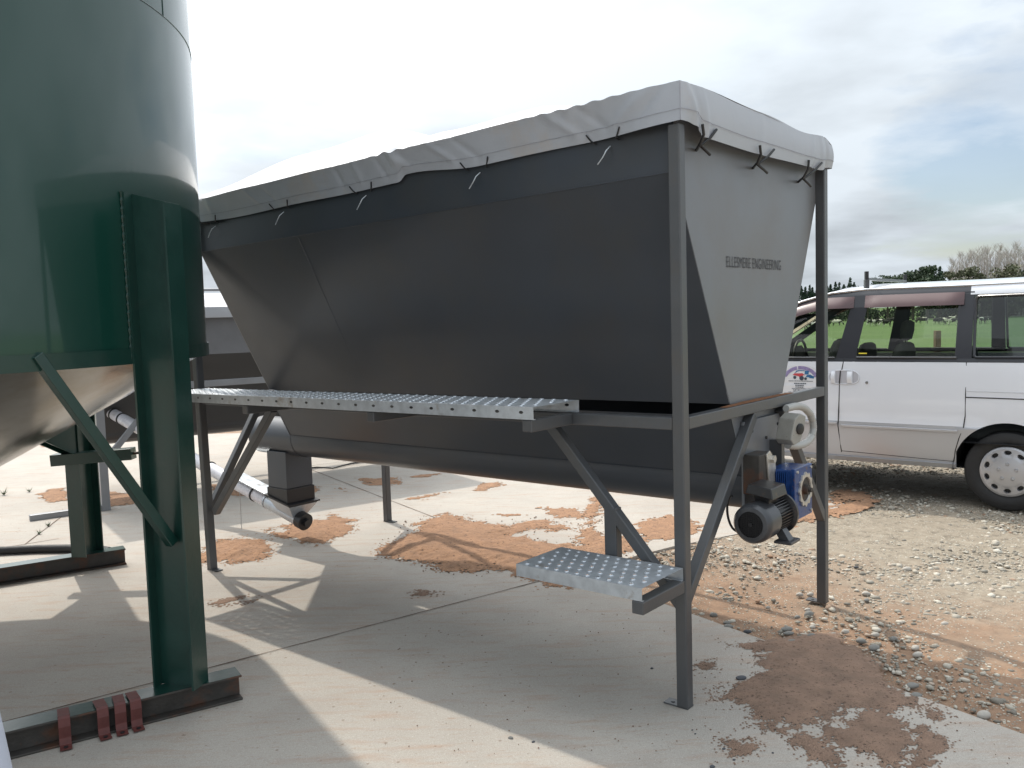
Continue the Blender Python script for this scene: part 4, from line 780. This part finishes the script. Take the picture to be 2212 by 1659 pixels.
def vgrid(nm, ss, zlo, zhi, mtl, side=0, nz_=10, n=0., parent=van, smooth=50):
    b = MB(); G = []
    for k in range(nz_+1): G.append([S(s, zlo(s)+(zhi(s)-zlo(s))*k/nz_, n, side) for s in ss])
    b.grid(G); return b.build(nm, mtl, parent, smooth=smooth, fix=False)
c_ = lambda v: (lambda s: v)
CR = .645
for side in (0, 1):
    body = vgrid('body_side', srange(-.85, 3.35), lambda s: max(CR, sill(s)), lambda s: 1.147 if s < 2.5 else 1.147-.30*min(1, (s-2.5)/.8), 'vanwhite', side, 10)
    vgrid('lower_side', srange(-.85, 3.35), lambda s: min(CR, sill(s)), c_(CR), 'vansilver', side, 8)
    # window surrounds: belt strip, pillars, header
    vgrid('belt_trim', [-.8, 0, .29, 1, 1.7, 2.3], c_(1.149), c_(1.18), 'vanblack', side, 2)
    def pillar(poly, nm='pillar', mtl='vanblack', n=.001):
        b = MB(); b.add([S(s, z, n, side) for s, z in poly], [tuple(range(len(poly)))], True); return b.build(nm, mtl, van, fix=False)
    pillar([(.256, 1.178), (.375, 1.178), (.365, 1.60), (.345, 1.70), (.256, 1.70)])
    pillar([(1.13, 1.178), (1.29, 1.178), (1.19, 1.60), (1.17, 1.70), (1.05, 1.70), (1.055, 1.60)])
    pillar([(2.28, 1.178), (2.42, 1.178), (1.78, 1.60), (1.62, 1.655), (1.60, 1.62), (1.72, 1.555)])
    pillar([(-.85, 1.149), (-.78, 1.149), (-.74, 1.67), (-.80, 1.67)], mtl='vanwhite')
    ss = [.285, .5, .8, 1.087, 1.25, 1.36, 1.5, 1.61, 1.75, 1.9]
    vgrid('door_header', ss, lambda s: topz(s)-.075, lambda s: topz(s)-.012, 'vanblack', side, 3)
    vgrid('roof_side', [-.85, -.6, -.3, -.09, .1, .2845], lambda s: min(1.675, topz(s)-.03), lambda s: topz(s)-.012, 'vanwhite', side, 3)
    b = MB(); b.tube([S(s, topz(s)-.004, .008, side) for s in [-.85, -.6, -.3, -.09, .1, .3, .5, .8, 1.087, 1.25, 1.36, 1.5, 1.61, 1.75, 1.9, 2.2, 2.45]], .011, 8); b.build('roof_rail', 'chrome', van, smooth=60)
    # glass
    def pane(poly, mtl): b = MB(); b.add([S(s, z, -.006, side) for s, z in poly], [tuple(range(len(poly)))], True); return b.build('window', mtl, van, fix=False)
    pane([(-.77, 1.17), (.262, 1.17), (.262, 1.69), (-.73, 1.69)], 'darkglass'); pane([(.37, 1.17), (1.14, 1.17), (1.06, 1.70), (.36, 1.70)], 'glass'); pane([(1.28, 1.17), (2.30, 1.17), (1.74, 1.56), (1.5, 1.66), (1.17, 1.70)], 'glass')
    # quarter window seal
    b = MB(); q = [(.240, 1.195), (.245, 1.64), (.225, 1.662), (-.71, 1.665), (-.76, 1.19), (.22, 1.185)]; b.tube([S(s, z, .003, side) for s, z in q+[q[0]]], .011, 6); b.build('window_seal', 'vanblack', van, smooth=60)
    b = MB(); b.tube([S(s, 1.185, .008, side) for s in (.36, .8, 1.12)], .010, 6); b.build('window_seal', 'cowl', van, smooth=60)
    b = MB(); b.tube([S(s, 1.181, .006, side) for s in (1.30, 1.6, 2.2)], .009, 6); b.build('window_seal', 'cowl', van, smooth=60)
# doors gaps, trims on near side
def vtube(nm, pts_, r_, mtl, n=.0, parent=van): b = MB(); b.tube([S(s, z, n) for s, z in pts_], r_, 6); return b.build(nm, mtl, parent, smooth=60)
vtube('door_gap', [(1.222, 1.17), (1.232, 1.10), (1.252, .98), (1.256, .80), (1.262, .60), (1.246, .409), (1.243, .375)], .0045, 'black', -.001)
vtube('door_gap', [(.290, 1.15), (.291, .90), (.292, .73), (.302, .64), (.335, .55), (.362, .45), (.374, .363)], .0042, 'black', -.001)
vtube('door_gap', [(1.243, .385), (.98, .378), (.583, .366), (.374, .361)], .003, 'black', -.001)
vtube('slide_track', [(.288, .877), (0, .875), (-.4, .87), (-.8, .865)], .005, 'black', -.001)
vtube('slide_track', [(.288, .925), (0, .923), (-.4, .92)], .002, 'vansilver', .001)
def vstrip(nm, sa, sb, za, zb, thick, mtl):
    b = MB(); n_ = 14; q = []
    G = []
    for zz, nn in ((za, .0), (za+.004, thick), (zb-.004, thick), (zb, .0)): G.append([S(sa+(sb-sa)*i/n_, zz, nn) for i in range(n_+1)])
    b.grid(G); return b.build(nm, mtl, van, smooth=30, fix=False)
vstrip('side_moulding', .345, 1.235, .595, .618, .010, 'vansilver'); vstrip('side_moulding', 1.27, 2.30, .612, .636, .010, 'vansilver')
vstrip('sill_cover', .36, 2.36, .30, .345, .012, 'vansilver')
# visors
def visor(sa, sb, zt_, zb_, cut):
    b = MB(); G = []
    for k in range(6):
        t = k/5; G.append([S(sa+(sb-sa)*i/16, zt_(sa+(sb-sa)*i/16)*(1-t)+zb_(sa+(sb-sa)*i/16)*t, .006+.045*sin(t*pi*.5)*(min(1, i/1.5, (16-i)/1.5) if True else 1)) for i in range(17)])
    b.grid(G); return b.build('wind_visor', 'visor', van, smooth=50, fix=False)
visor(.325, 1.078, lambda s: 1.698, lambda s: 1.597, 0)
visor(1.165, 2.05, lambda s: min(1.692, topz(s)-.03), lambda s: min(1.596, topz(s)-.03-.095+max(0, (s-1.6))*.04), 0)
# handles
def oval(sc_, zc_, a_, b_, n, mtl, nm, parent=van, nn=20, dome=0.):
    b = MB(); q = [S(sc_+a_*(abs(cos(t))**.6*(1 if cos(t) > 0 else -1)), zc_+b_*(abs(sin(t))**.8*(1 if sin(t) > 0 else -1)), n) for t in [2*pi*k/nn for k in range(nn)]]; q.append(S(sc_, zc_, n+dome))
    b.add(q, [(k, (k+1) % nn, nn) for k in range(nn)], True); return b.build(nm, mtl, parent, smooth=80, fix=False)
M['recess_shade'] = mat('handle_recess', (.50, .50, .54), .35, 0, .5, .1)  # recess shade put into the colour: greyer than the white door around it
hr = oval(1.218, 1.017, .122, .056, .004, 'recess_shade', 'handle_recess', dome=-.0)
b = MB(); b.tube([S(1.218+.124*(abs(cos(t))**.6*(1 if cos(t) > 0 else -1)), 1.017+.058*(abs(sin(t))**.8*(1 if sin(t) > 0 else -1)), .003) for t in [2*pi*k/32 for k in range(33)]], .0045, 6, False); b.build('recess_lip', 'vanwhite', hr, smooth=60)
for s_, w_ in ((1.305, .020), (1.168, .024)):
    b = MB(); G = []
    for k in range(9):
        z_ = .967+.10*k/8; nn_ = .010+.014*sin(pi*k/8); G.append([S(s_+w_, z_, .006), S(s_+w_*.8, z_, nn_), S(s_-w_*.8, z_, nn_), S(s_-w_, z_, .006)])
    b.grid(G); b.build('door_handle', 'vanwhite', van, smooth=40, fix=False)
vtube('door_gap', [(1.245, 1.072), (1.252, .96)], .0045, 'black', .008)
b = MB(); b.lathe(S(1.03, .975, 0), dN, [(0, .013), (.006, .012), (.006, 0.)], 14); b.build('door_lock', 'chrome', van, smooth=40)
# sticker on the front door
stk = MB()
def stq(nm, polys, mtl, n, parent): b = MB(); [b.add([S(s, z, n) for s, z in p_], [tuple(range(len(p_)))], True) for p_ in polys]; return b.build(nm, mtl, parent, fix=False)
SX = 1.585
st0 = stq('door_sticker', [[(SX+.165, .86), (SX+.165, 1.04), (SX+.12, 1.085), (SX+.06, 1.112), (SX, 1.121), (SX-.06, 1.112), (SX-.12, 1.085), (SX-.165, 1.04), (SX-.165, .86)]], 'white', .0015, van)
def ap(t, r_): return (SX-r_*1.25*sin(t)*.85, 1.108-.165+r_*cos(t))
stq('sticker_arc', [[ap(t, .135), ap(t, .165), ap(t+.036, .165), ap(t+.036, .135)] for t in [-1.05+.048*k for k in range(44)] if not -.23 < t < -.16], 'purple', .003, st0)
stq('sticker_combine', [[(1.655, 1.030), (1.60, 1.018), (1.585, 1.0), (1.56, 1.028), (1.545, 1.028), (1.57, 1.045), (1.64, 1.043)]], 'sred', .003, st0)
stq('sticker_cab', [[(1.55, 1.035), (1.515, 1.035), (1.512, 1.066), (1.548, 1.068)], [(1.64, 1.045), (1.63, 1.045), (1.625, 1.065), (1.60, 1.072), (1.55, 1.070), (1.55, 1.064), (1.60, 1.064), (1.615, 1.058)], [(1.54, 1.012), (1.50, 1.01), (1.475, 1.02), (1.50, 1.035), (1.53, 1.03)], [(1.51, 1.005), (1.47, 1.0), (1.465, 1.02), (1.50, 1.028)]], 'sblue', .0034, st0)
stq('sticker_wheels', [[(sx+rr*cos(t), sz+rr*sin(t)) for t in [2*pi*k/12 for k in range(12)]] for sx, sz, rr in ((1.635, 1.008, .014), (1.575, 1.003, .020), (1.54, .998, .012))], 'sdark', .0040, st0)
ln = []
for z_, a_, b_, h_ in ((.977, 1.69, 1.48, .005), (.956, 1.64, 1.545, .008), (.939, 1.63, 1.555, .008), (.924, 1.628, 1.56, .007), (.911, 1.66, 1.53, .005), (.899, 1.65, 1.55, .006), (.888, 1.645, 1.60, .006), (.879, 1.69, 1.62, .005), (.868, 1.73, 1.67, .009)):
    x = a_
    while x > b_: w_ = random.uniform(.006, .016); ln.append([(x, z_-h_/2), (x-w_, z_-h_/2), (x-w_, z_+h_/2), (x, z_+h_/2)]); x -= w_+.003
stq('sticker_lines', ln, 'sdark', .003, st0)
stq('window_sticker', [[(1.105, 1.212), (1.04, 1.212), (1.04, 1.222), (1.105, 1.222)]], 'yellow', .0, van)
# roof, ends, floor, interior
rs = [-.85, -.6, -.3, -.09, .284, .6, 1.087, 1.36, 1.61, 1.75, 1.9]
b = MB(); G = []
for k in range(13):
    t = k/12; G.append([(S(s, topz(s)-.012)*(1-t)+S(s, topz(s)-.012, 0, 1)*t)+Vector((0, 0, .055*sin(pi*t)+.012*min(1, k, 12-k))) for s in rs])
b.grid(G); b.build('roof', 'vanwhite', van, smooth=60, fix=False)
def cross(nm, sz, mtl, nk=8, bul=0.):
    b = MB(); G = []
    for s, z in sz: G.append([S(s, z)*(1-k/nk)+S(s, z, 0, 1)*(k/nk)+dS*bul*sin(pi*k/nk) for k in range(nk+1)])
    b.grid(G); return b.build(nm, mtl, van, smooth=50, fix=False)
cross('windscreen', [(1.90, 1.55), (2.45, 1.21)], 'glass', bul=.08); cross('bonnet', [(2.45, 1.20), (2.9, 1.02), (3.3, .86), (3.36, .80)], 'vanwhite', bul=.08)
cross('front_bumper', [(3.36, .82), (3.42, .70), (3.44, .50), (3.38, .28)], 'vanwhite', bul=.08)
cross('tailgate', [(-.85, .30), (-.86, .66), (-.85, 1.15)], 'vanwhite', bul=-.05); cross('rear_window', [(-.85, 1.15), (-.83, 1.68)], 'darkglass', bul=-.05)
cross('underbody', [(-.84, .30), (3.3, .33)], 'interior'); cross('cabin_floor', [(-.84, .52), (2.4, .52)], 'interior')
cross('dashboard', [(2.42, .52), (2.40, 1.18), (2.15, 1.22), (2.05, 1.05), (2.1, .52)], 'interior')
def seat(s, nn_, hb_, w_=.24, head=True, nm='seat'):
    base = dN*(-nn_)
    def q(ds_, dn_, z): v = dS*(s+ds_)+dN*(-nn_+dn_); return Vector((v.x, v.y, z))
    b = MB(); G = []
    for z_, f, th in ((.62, 1, .10), (.80, 1.02, .09), (1.0, 1., .08), (hb_-.08, .92, .07), (hb_-.02, .75, .05), (hb_, .5, .02)):
        l_ = -.12*(z_-.6); G.append([q(l_+th*cos(t), w_*f*sin(t), z_) for t in [2*pi*k/20 for k in range(21)]])
    b.grid(G); o = b.build(nm, 'seat', van, smooth=70)
    if head:
        b = MB(); G = []
        for z_, f in ((hb_+.015, .2), (hb_+.03, .85), (hb_+.10, 1), (hb_+.17, .9), (hb_+.19, .3)): G.append([q(-.12*(z_-.6)+.05*f*cos(t), .125*f*sin(t), z_) for t in [2*pi*k/16 for k in range(17)]])
        b.grid(G); b.build('headrest', 'seat', o, smooth=70)
        b = MB(); b.tube([q(-.12*(hb_-.6), .05, hb_-.03), q(-.12*(hb_-.6), .05, hb_+.05)], .006, 6); b.tube([q(-.12*(hb_-.6), -.05, hb_-.03), q(-.12*(hb_-.6), -.05, hb_+.05)], .006, 6); b.build('headrest_post', 'chrome', o)
seat(1.44, .42, 1.33, .27, False); seat(1.44, 1.22, 1.26, .25, False); seat(.92, .44, 1.29, .29); seat(.55, 1.20, 1.22, .25, False); seat(-.25, .50, 1.26, .35, False); seat(-.25, 1.15, 1.26, .35, False)
b = MB(); b.tube([Vector((*(dS*2.02+dN*-1.22+Vector((0, 0, 0)))[:2], 1.12))+Vector((dN.x*cos(t)*.18, dN.y*cos(t)*.18, sin(t)*.17)) for t in [2*pi*k/24 for k in range(25)]], .014, 8, False); b.build('steering_wheel', 'black', van, smooth=60)
# liner for wheel arches
for side in (0, 1):
    for c in (0, 2.735):
        b = MB(); G = []
        for nn_ in (-.004, -.32):
            G.append([S(c+.383*cos(t), .307+.383*sin(t), 0)*0+Vector((*(dS*(c+.383*cos(t))+(dN*nn_ if not side else dN*(-VWD-nn_)))[:2], .307+.383*sin(t))) for t in [-.05+(pi+.1)*k/24 for k in range(25)]])
        b.grid(G); b.build('wheel_arch', 'interior', van, smooth=60)
# wheels
def make_wheel(pos, out, label=None):
    # built about its own centre
    C0 = Vector(pos); ax = Vector(out)
    rb = MB(); rb.lathe(C0, ax, [(-.19, .19), (-.195, .26), (-.18, .297), (-.16, .308), (-.10, .310), (-.05, .308), (-.028, .297), (-.012, .262), (-.018, .215), (-.03, .19)], 56)
    wh = rb.build('wheel', 'rubber', van, smooth=35)
    X_ = ax.orthogonal().normalized(); X_ = Vector((0, 0, 1)); Y_ = ax.cross(X_)
    def W(r_, t, a_): return C0+ax*a_+(X_*cos(t)+Y_*sin(t))*r_
    b = MB(); nh = 10; per = 8; n_ = nh*per
    # hubcap with ten oval openings around the rim
    rings = [(.196, -.030), (.192, -.016), (.178, -.010)]
    q = []
    for r_, a_ in rings: q += [W(r_, 2*pi*k/n_, a_) for k in range(n_)]
    fs = [(L_*n_+k, L_*n_+(k+1) % n_, (L_+1)*n_+(k+1) % n_, (L_+1)*n_+k) for L_ in range(2) for k in range(n_)]
    b.add(q, fs, True)
    for h in range(nh):
        t0 = 2*pi*(h-.5)/nh; dt = 2*pi/nh
        outer = [W(.178, t0+dt*k/per, -.010) for k in range(per+1)]; inner = [W(.112, t0+dt*k/per, -.002) for k in range(per+1)]
        side1 = [W(.145, t0, -.006)]; side2 = [W(.145, t0+dt, -.006)]
        loop = outer+side2+inner[::-1]+side1; hc = W(.148, t0+dt/2, -.009); tm_ = t0+dt/2
        hole = []; hole2 = []
        for i, p_ in enumerate(loop):
            rel = p_-hc; rr_ = rel.dot(X_*cos(tm_)+Y_*sin(tm_)); tt = rel.dot(-X_*sin(tm_)+Y_*cos(tm_)); a_ = atan2(tt/.028, rr_/.022)
            rd_ = (X_*cos(tm_)+Y_*sin(tm_)); td = (-X_*sin(tm_)+Y_*cos(tm_))
            hole.append(hc+rd_*(.0175*cos(a_))+td*(.027*sin(a_))+ax*.001); hole2.append(hc+rd_*(.0145*cos(a_))+td*(.023*sin(a_))-ax*.025)
        m_ = len(loop); b.add(loop+hole+hole2, [(i, (i+1) % m_, m_+(i+1) % m_, m_+i) for i in range(m_)]+[(m_+i, m_+(i+1) % m_, 2*m_+(i+1) % m_, 2*m_+i) for i in range(m_)], True)
    q = [W(r_, 2*pi*k/n_, a_) for r_, a_ in ((.112, -.002), (.085, .002), (.04, .006), (.0, .007)) for k in range(n_)]
    b.add(q, [(L_*n_+k, L_*n_+(k+1) % n_, (L_+1)*n_+(k+1) % n_, (L_+1)*n_+k) for L_ in range(3) for k in range(n_)], True)
    hbp = b.build('hubcap', 'hub', wh, smooth=35)
    for k in range(5):
        p_ = W(.062, 2*pi*k/5, .004); bb = MB(); bb.lathe(p_, ax, [(-.004, .0155), (.003, .0150), (.004, .012), (-.001, .011), (.006, .009), (.007, 0.)], 16); bb.build('wheel_nut', 'hub', wh, smooth=40)
    b = MB(); b.lathe(C0, ax, [(-.045, 0.), (-.045, .20)], 32); b.build('brake_disc', 'black', wh)
    return wh
for c in (0, 2.735):
    p_ = dS*c+Vector((0, 0, .309)); make_wheel(p_+dN*.0, dN); make_wheel(p_-dN*VWD, -dN)
# roof rack
for s_ in (1.09, -.10):
    zt_ = topz(s_); q0 = S(s_, zt_, -.02); q1 = S(s_, zt_, -.02, 1); u_ = Vector((0, 0, 1))
    b = MB(); b.bar(q0+u_*.085, q1+u_*.085, .035, .022); rk = b.build('roof_bar', 'cowl', van, bevel=.003)
    for qq in (q0, q1):
        b = MB(); b.bar(qq+u_*.0, qq+u_*.08, .04, .035); b.build('bar_foot', 'cowl', rk, bevel=.003); b = MB(); b.bar(qq+u_*.07, qq+u_*.150, .03, .028); b.build('bar_stop', 'black', rk, bevel=.003)

# ------------------------------------------------------------------ trees, cows, weeds
def leafquads(b, cen, rad, n, size, rr, stretch=(1, 1, 1)):
    for _ in range(n):
        while True:
            q = Vector((rr.uniform(-1, 1), rr.uniform(-1, 1), rr.uniform(-1, 1)))
            if .25 < q.length < 1: break
        p_ = cen+Vector((q.x*rad*stretch[0], q.y*rad*stretch[1], q.z*rad*stretch[2])); a_ = Vector((rr.gauss(0, 1), rr.gauss(0, 1), rr.gauss(0, 1))).normalized(); c = a_.orthogonal().normalized(); d = a_.cross(c); s_ = size*rr.uniform(.5, 1.3)
        b.add([p_+c*s_, p_+d*s_*.7, p_-c*s_, p_-d*s_*.7], [(0, 1, 2, 3)], True)
def tree(nm, x, y, top, wd, kind, label, group, seed):
    rr = random.Random(seed); base = -2.3; hgt = top-base; r_ = empty(nm, (x, y, base), 0, label, 'tree', group)
    b = MB(); b.tube([(0, 0, 0), (rr.uniform(-.1, .1), 0, hgt*.5), (0, 0, hgt*.93)], [hgt*.022+.05, hgt*.014, .03], 7)
    cr = MB()
    if kind == 'conifer':
        n = 34
        for i in range(n):
            t = i/(n-1); z_ = hgt*(.06+.93*t); rad = wd*.95*(1-t)**.8*rr.uniform(.7, 1.15)+.15; leafquads(cr, Vector((rr.uniform(-.25, .25)*rad, rr.uniform(-.25, .25)*rad, z_)), rad, 34 if t < .8 else 14, .42, rr, (1, 1, .9))
        mt = 'leafdark'
    elif kind == 'bare':
        for i in range(30):
            t = rr.uniform(.3, .96); z_ = hgt*t; a_ = rr.uniform(0, 6.28); L_ = hgt*rr.uniform(.12, .28)*(1.15-t); e = Vector((cos(a_)*L_*.75, sin(a_)*L_*.75, z_+L_)); b.tube([(0, 0, z_), tuple(e)], [.035, .012], 4)
            for k in range(11):
                s0 = Vector((0, 0, z_)).lerp(e, rr.uniform(.3, 1)); aa = rr.uniform(0, 6.28); LL = rr.uniform(.6, 1.7); e2 = s0+Vector((cos(aa)*LL*.55, sin(aa)*LL*.55, LL)); cr.tube([tuple(s0), tuple(e2)], [.022, .013], 3, False)
        mt = 'twig'
    else:
        n = 52 if kind != 'pinegappy' else 26; wd *= 1.75 if kind != 'round' else 1.4
        for i in range(n):
            t = rr.random(); a_ = rr.uniform(0, 6.28); prof = {'pine': .35+.65*sin(pi*min(1, t*1.1)), 'pinegappy': .5+.5*t, 'round': sin(pi*(.12+.8*t))**.6, 'flat': .4+.7*sin(pi*t)}[kind]
            lo_ = {'pine': .25, 'pinegappy': .35, 'round': .08, 'flat': .45}[kind]
            z_ = hgt*(lo_+(1-lo_-.06)*t); rad = wd/2*prof*rr.uniform(.2, .85); c = Vector((cos(a_)*rad, sin(a_)*rad, z_)); leafquads(cr, c, wd*rr.uniform(.10, .18), 80, .36, rr, (1.2, 1.2, .75)); b.tube([(0, 0, z_*.8), tuple(c)], [.10, .04], 5)
        mt = 'leafpine' if kind.startswith('pine') or kind == 'flat' else 'leafolive'
    b.build('trunk', 'bark' if kind != 'bare' else 'twig', r_); cr.build('crown', mt, r_, fix=False)
    return r_
con = [(128.18, 11.7, 3.6), (130.0, 11.3, 3.2), (131.84, 12.0, 3.6), (133.05, 11.0, 4), (135.2, 10.8, 4), (137.4, 11.3, 4), (139.76, 11.4, 3.5), (140.98, 12.1, 3.2), (143.22, 13.1, 3.4), (144.84, 12.8, 3.2), (146.87, 11.8, 4.5), (149.52, 14.7, 5.5), (151.34, 12.6, 4.2), (153.2, 11.0, 4)]
cl = ['shortest dark conifer', 'narrow dark conifer', 'dark conifer']
for i, (x, z_, w_) in enumerate(con):
    lb = {11: 'tallest dark pointed conifer in the far row left of the roof rack', 8: 'slim pointed conifer second tallest in the far row'}.get(i, 'dark pointed conifer in the far row behind the van front')
    tree('conifer_tree', x, 380, z_, w_, 'conifer', lb, 'far row of dark conifers', 100+i)
tree('pine_tree', 104.95, 240, 10.2, 6.6, 'flat', 'flat topped dark pine just right of the front roof bar', 'trees beyond the paddock', 201)
tree('pine_tree', 101.5, 245, 7.6, 4.5, 'flat', 'low spreading dark bush left of the flat topped pine', 'trees beyond the paddock', 202)
tree('pine_tree', 112.0, 240, 11.9, 5.5, 'pinegappy', 'airy pine with clumped branches and sky showing through', 'trees beyond the paddock', 203)
tree('pine_tree', 115.0, 238, 12.8, 5.2, 'pine', 'tall dense pine right of the airy pine', 'trees beyond the paddock', 204)
tree('fir_tree', 119.29, 240, 12.2, 4.2, 'conifer', 'narrow dark fir standing between pine and olive trees', 'trees beyond the paddock', 205)
tree('broadleaf_tree', 123.15, 242, 11.2, 5.5, 'round', 'olive green tree right of the narrow dark fir', 'trees beyond the paddock', 206)
tree('broadleaf_tree', 127.0, 240, 12.0, 6.0, 'round', 'pale olive tree in front of the left bare poplars', 'trees beyond the paddock', 207)
tree('broadleaf_tree', 131.0, 240, 10.0, 6.0, 'round', 'low olive tree left of the big rounded one', 'trees beyond the paddock', 208)
tree('broadleaf_tree', 136.1, 236, 12.3, 8.5, 'round', 'big rounded olive tree under the bare poplars', 'trees beyond the paddock', 209)
tree('broadleaf_tree', 143.3, 240, 10.4, 6.0, 'pine', 'darker tree at the right edge of the view', 'trees beyond the paddock', 210)
prr = random.Random(77)
for i in range(36):
    x = 124.5+i*.66+prr.uniform(-.4, .4); z_ = 13.6+3.6*min(1, i/12)+prr.uniform(-1.3, .6)
    tree('poplar_tree', x*1.045, 250+(i % 4)*3, z_*1.04, 3, 'bare', ('leftmost low bare poplar at the near end of the leafless row' if i == 0 else 'pale leafless poplar in the tall row behind the olive trees'), 'bare poplars', 300+i)
# far belt of bushes closing the paddock
rr = random.Random(5); b = MB()
for i in range(420):
    x = -60+i*.72; y = 262+rr.uniform(-4, 4)-.02*x; leafquads(b, Vector((x, y, -.9)), rr.uniform(1.6, 3.4), 46, .5, rr, (1.2, .8, 1.0))
tag(b.build('hedge', 'leafpine', fix=False), 'far dark belt of bushes closing the paddock', 'hedge', kind='stuff')
# cows
def cow_mesh():
    b = MB()
    b.tube([(-.95, 0, 1.10), (-.85, 0, 1.05), (-.5, 0, 1.0), (0, 0, .95), (.5, 0, 1.0), (.75, 0, 1.12), (1.0, 0, 1.0), (1.25, 0, .70), (1.38, 0, .48), (1.50, 0, .28)], [.10, .24, .34, .38, .36, .28, .19, .14, .13, .07], 12)
    for x, y in ((.55, .16), (.55, -.16), (-.72, .17), (-.72, -.17)): b.tube([(x, y, .95), (x+.03, y, .5), (x, y, .25), (x+.02, y, .0)], [.15, .08, .055, .06], 8)
    b.tube([(-.98, 0, 1.15), (-1.05, 0, .9), (-1.06, 0, .45)], [.03, .02, .035], 5)
    for s_ in (-1, 1): b.tube([(1.22, s_*.10, .72), (1.20, s_*.24, .72)], [.03, .01], 5)
    o = b.build('cow_body_src', 'cowblack', None, smooth=80); md = o.modifiers.new('r', 'REMESH'); md.mode = 'VOXEL'; md.voxel_size = .055; md.use_smooth_shade = True
    dg = bpy.context.evaluated_depsgraph_get(); dg.update(); me = bpy.data.meshes.new_from_object(o.evaluated_get(dg)); bpy.data.objects.remove(o)
    X = bpy.data.materials.new('pied_hide'); X.use_nodes = True; t = X.node_tree; bs = t.nodes['Principled BSDF']; g = N(t, 'ShaderNodeTexCoord'); oi = N(t, 'ShaderNodeObjectInfo')
    mpn = N(t, 'ShaderNodeVectorMath', operation='ADD'); Lk(t, g.outputs['Object'], mpn.inputs[0]); cmb = N(t, 'ShaderNodeCombineXYZ'); Lk(t, mathn(t, 'MULTIPLY', oi.outputs['Random'], 40.), cmb.inputs[0]); Lk(t, cmb.outputs[0], mpn.inputs[1])
    nz = N(t, 'ShaderNodeTexNoise', Scale=1.1, Detail=1.0); Lk(t, mpn.outputs[0], nz.inputs['Vector']); Lk(t, ramp(t, nz.outputs[0], [(.53, (.02, .018, .018)), (.56, (.72, .70, .66))]), bs.inputs['Base Color']); bs.inputs['Roughness'].default_value = .8
    me.materials.clear(); me.materials.append(X); return me
cm = cow_mesh(); cows = [(23.152,69.205),(22.016,65.302),(24.224,70.217),(24.097,69.066),(24.492,69.549),(33.526,81.856),(30.261,72.047),(31.481,74.26),(32.413,75.529),(30.039,68.949),(35.538,80.607),(35.606,80.285),(35.329,71.459),(35.894,71.657),(34.999,69.148),(34.57,67.43),(37.935,69.237),(39.153,70.62),(29.1,77.),(31.,82.),(33.6,84.),(27.4,75.),(38.2,80.),(36.4,76.),(41.,80.),(40.,74.5)]
for i, (x, y) in enumerate(cows):
    o = bpy.data.objects.new('cow', cm); COL.objects.link(o); o.location = (x*2.437, y*2.437, -2.3); o.rotation_euler = (0, 0, random.choice([0, pi, .4, pi-.5, pi+.3, -.3]))
    tag(o, 'black and white cow grazing in the far green paddock seen through the van windows', 'cow', 'cows grazing in the far paddock')
b = MB(); b.box(-.09, .09, -.09, .09, 0, 2.0); po = b.build('fence_post', 'wood', None, bevel=.02); po.location = (14.3*1.0, 28.9, -1.25); tag(po, 'weathered brown wooden post in the grass behind the van', 'post')
# weeds in the joint
for i, (x, y, s_) in enumerate([(-5.076, 8.465, .075), (-4.891, 8.586, .05), (-3.989, 7.499, .035), (-3.866, 7.021, .04), (-3.795, 6.753, .04)]):
    rr = random.Random(i); b = MB()
    for k in range(40):
        a_ = rr.uniform(0, 6.28); L_ = s_*rr.uniform(.5, 1.3); e = (cos(a_)*L_*.7, sin(a_)*L_*.7, L_*rr.uniform(.3, 1)); w_ = .003; b.add([(-sin(a_)*w_, cos(a_)*w_, 0), (sin(a_)*w_, -cos(a_)*w_, 0), e], [(0, 1, 2)])
    o = b.build('weed', 'weed', None, fix=False); o.location = (x, y, .002); tag(o, ['largest weed tuft at the far left edge', 'second weed tuft from the left on the slab', 'weed in the joint just left of the far silo leg', 'middle weed in the joint near the far silo leg', 'lowest small weed in the slab joint'][i], 'weed', 'weeds growing in the slab joints')
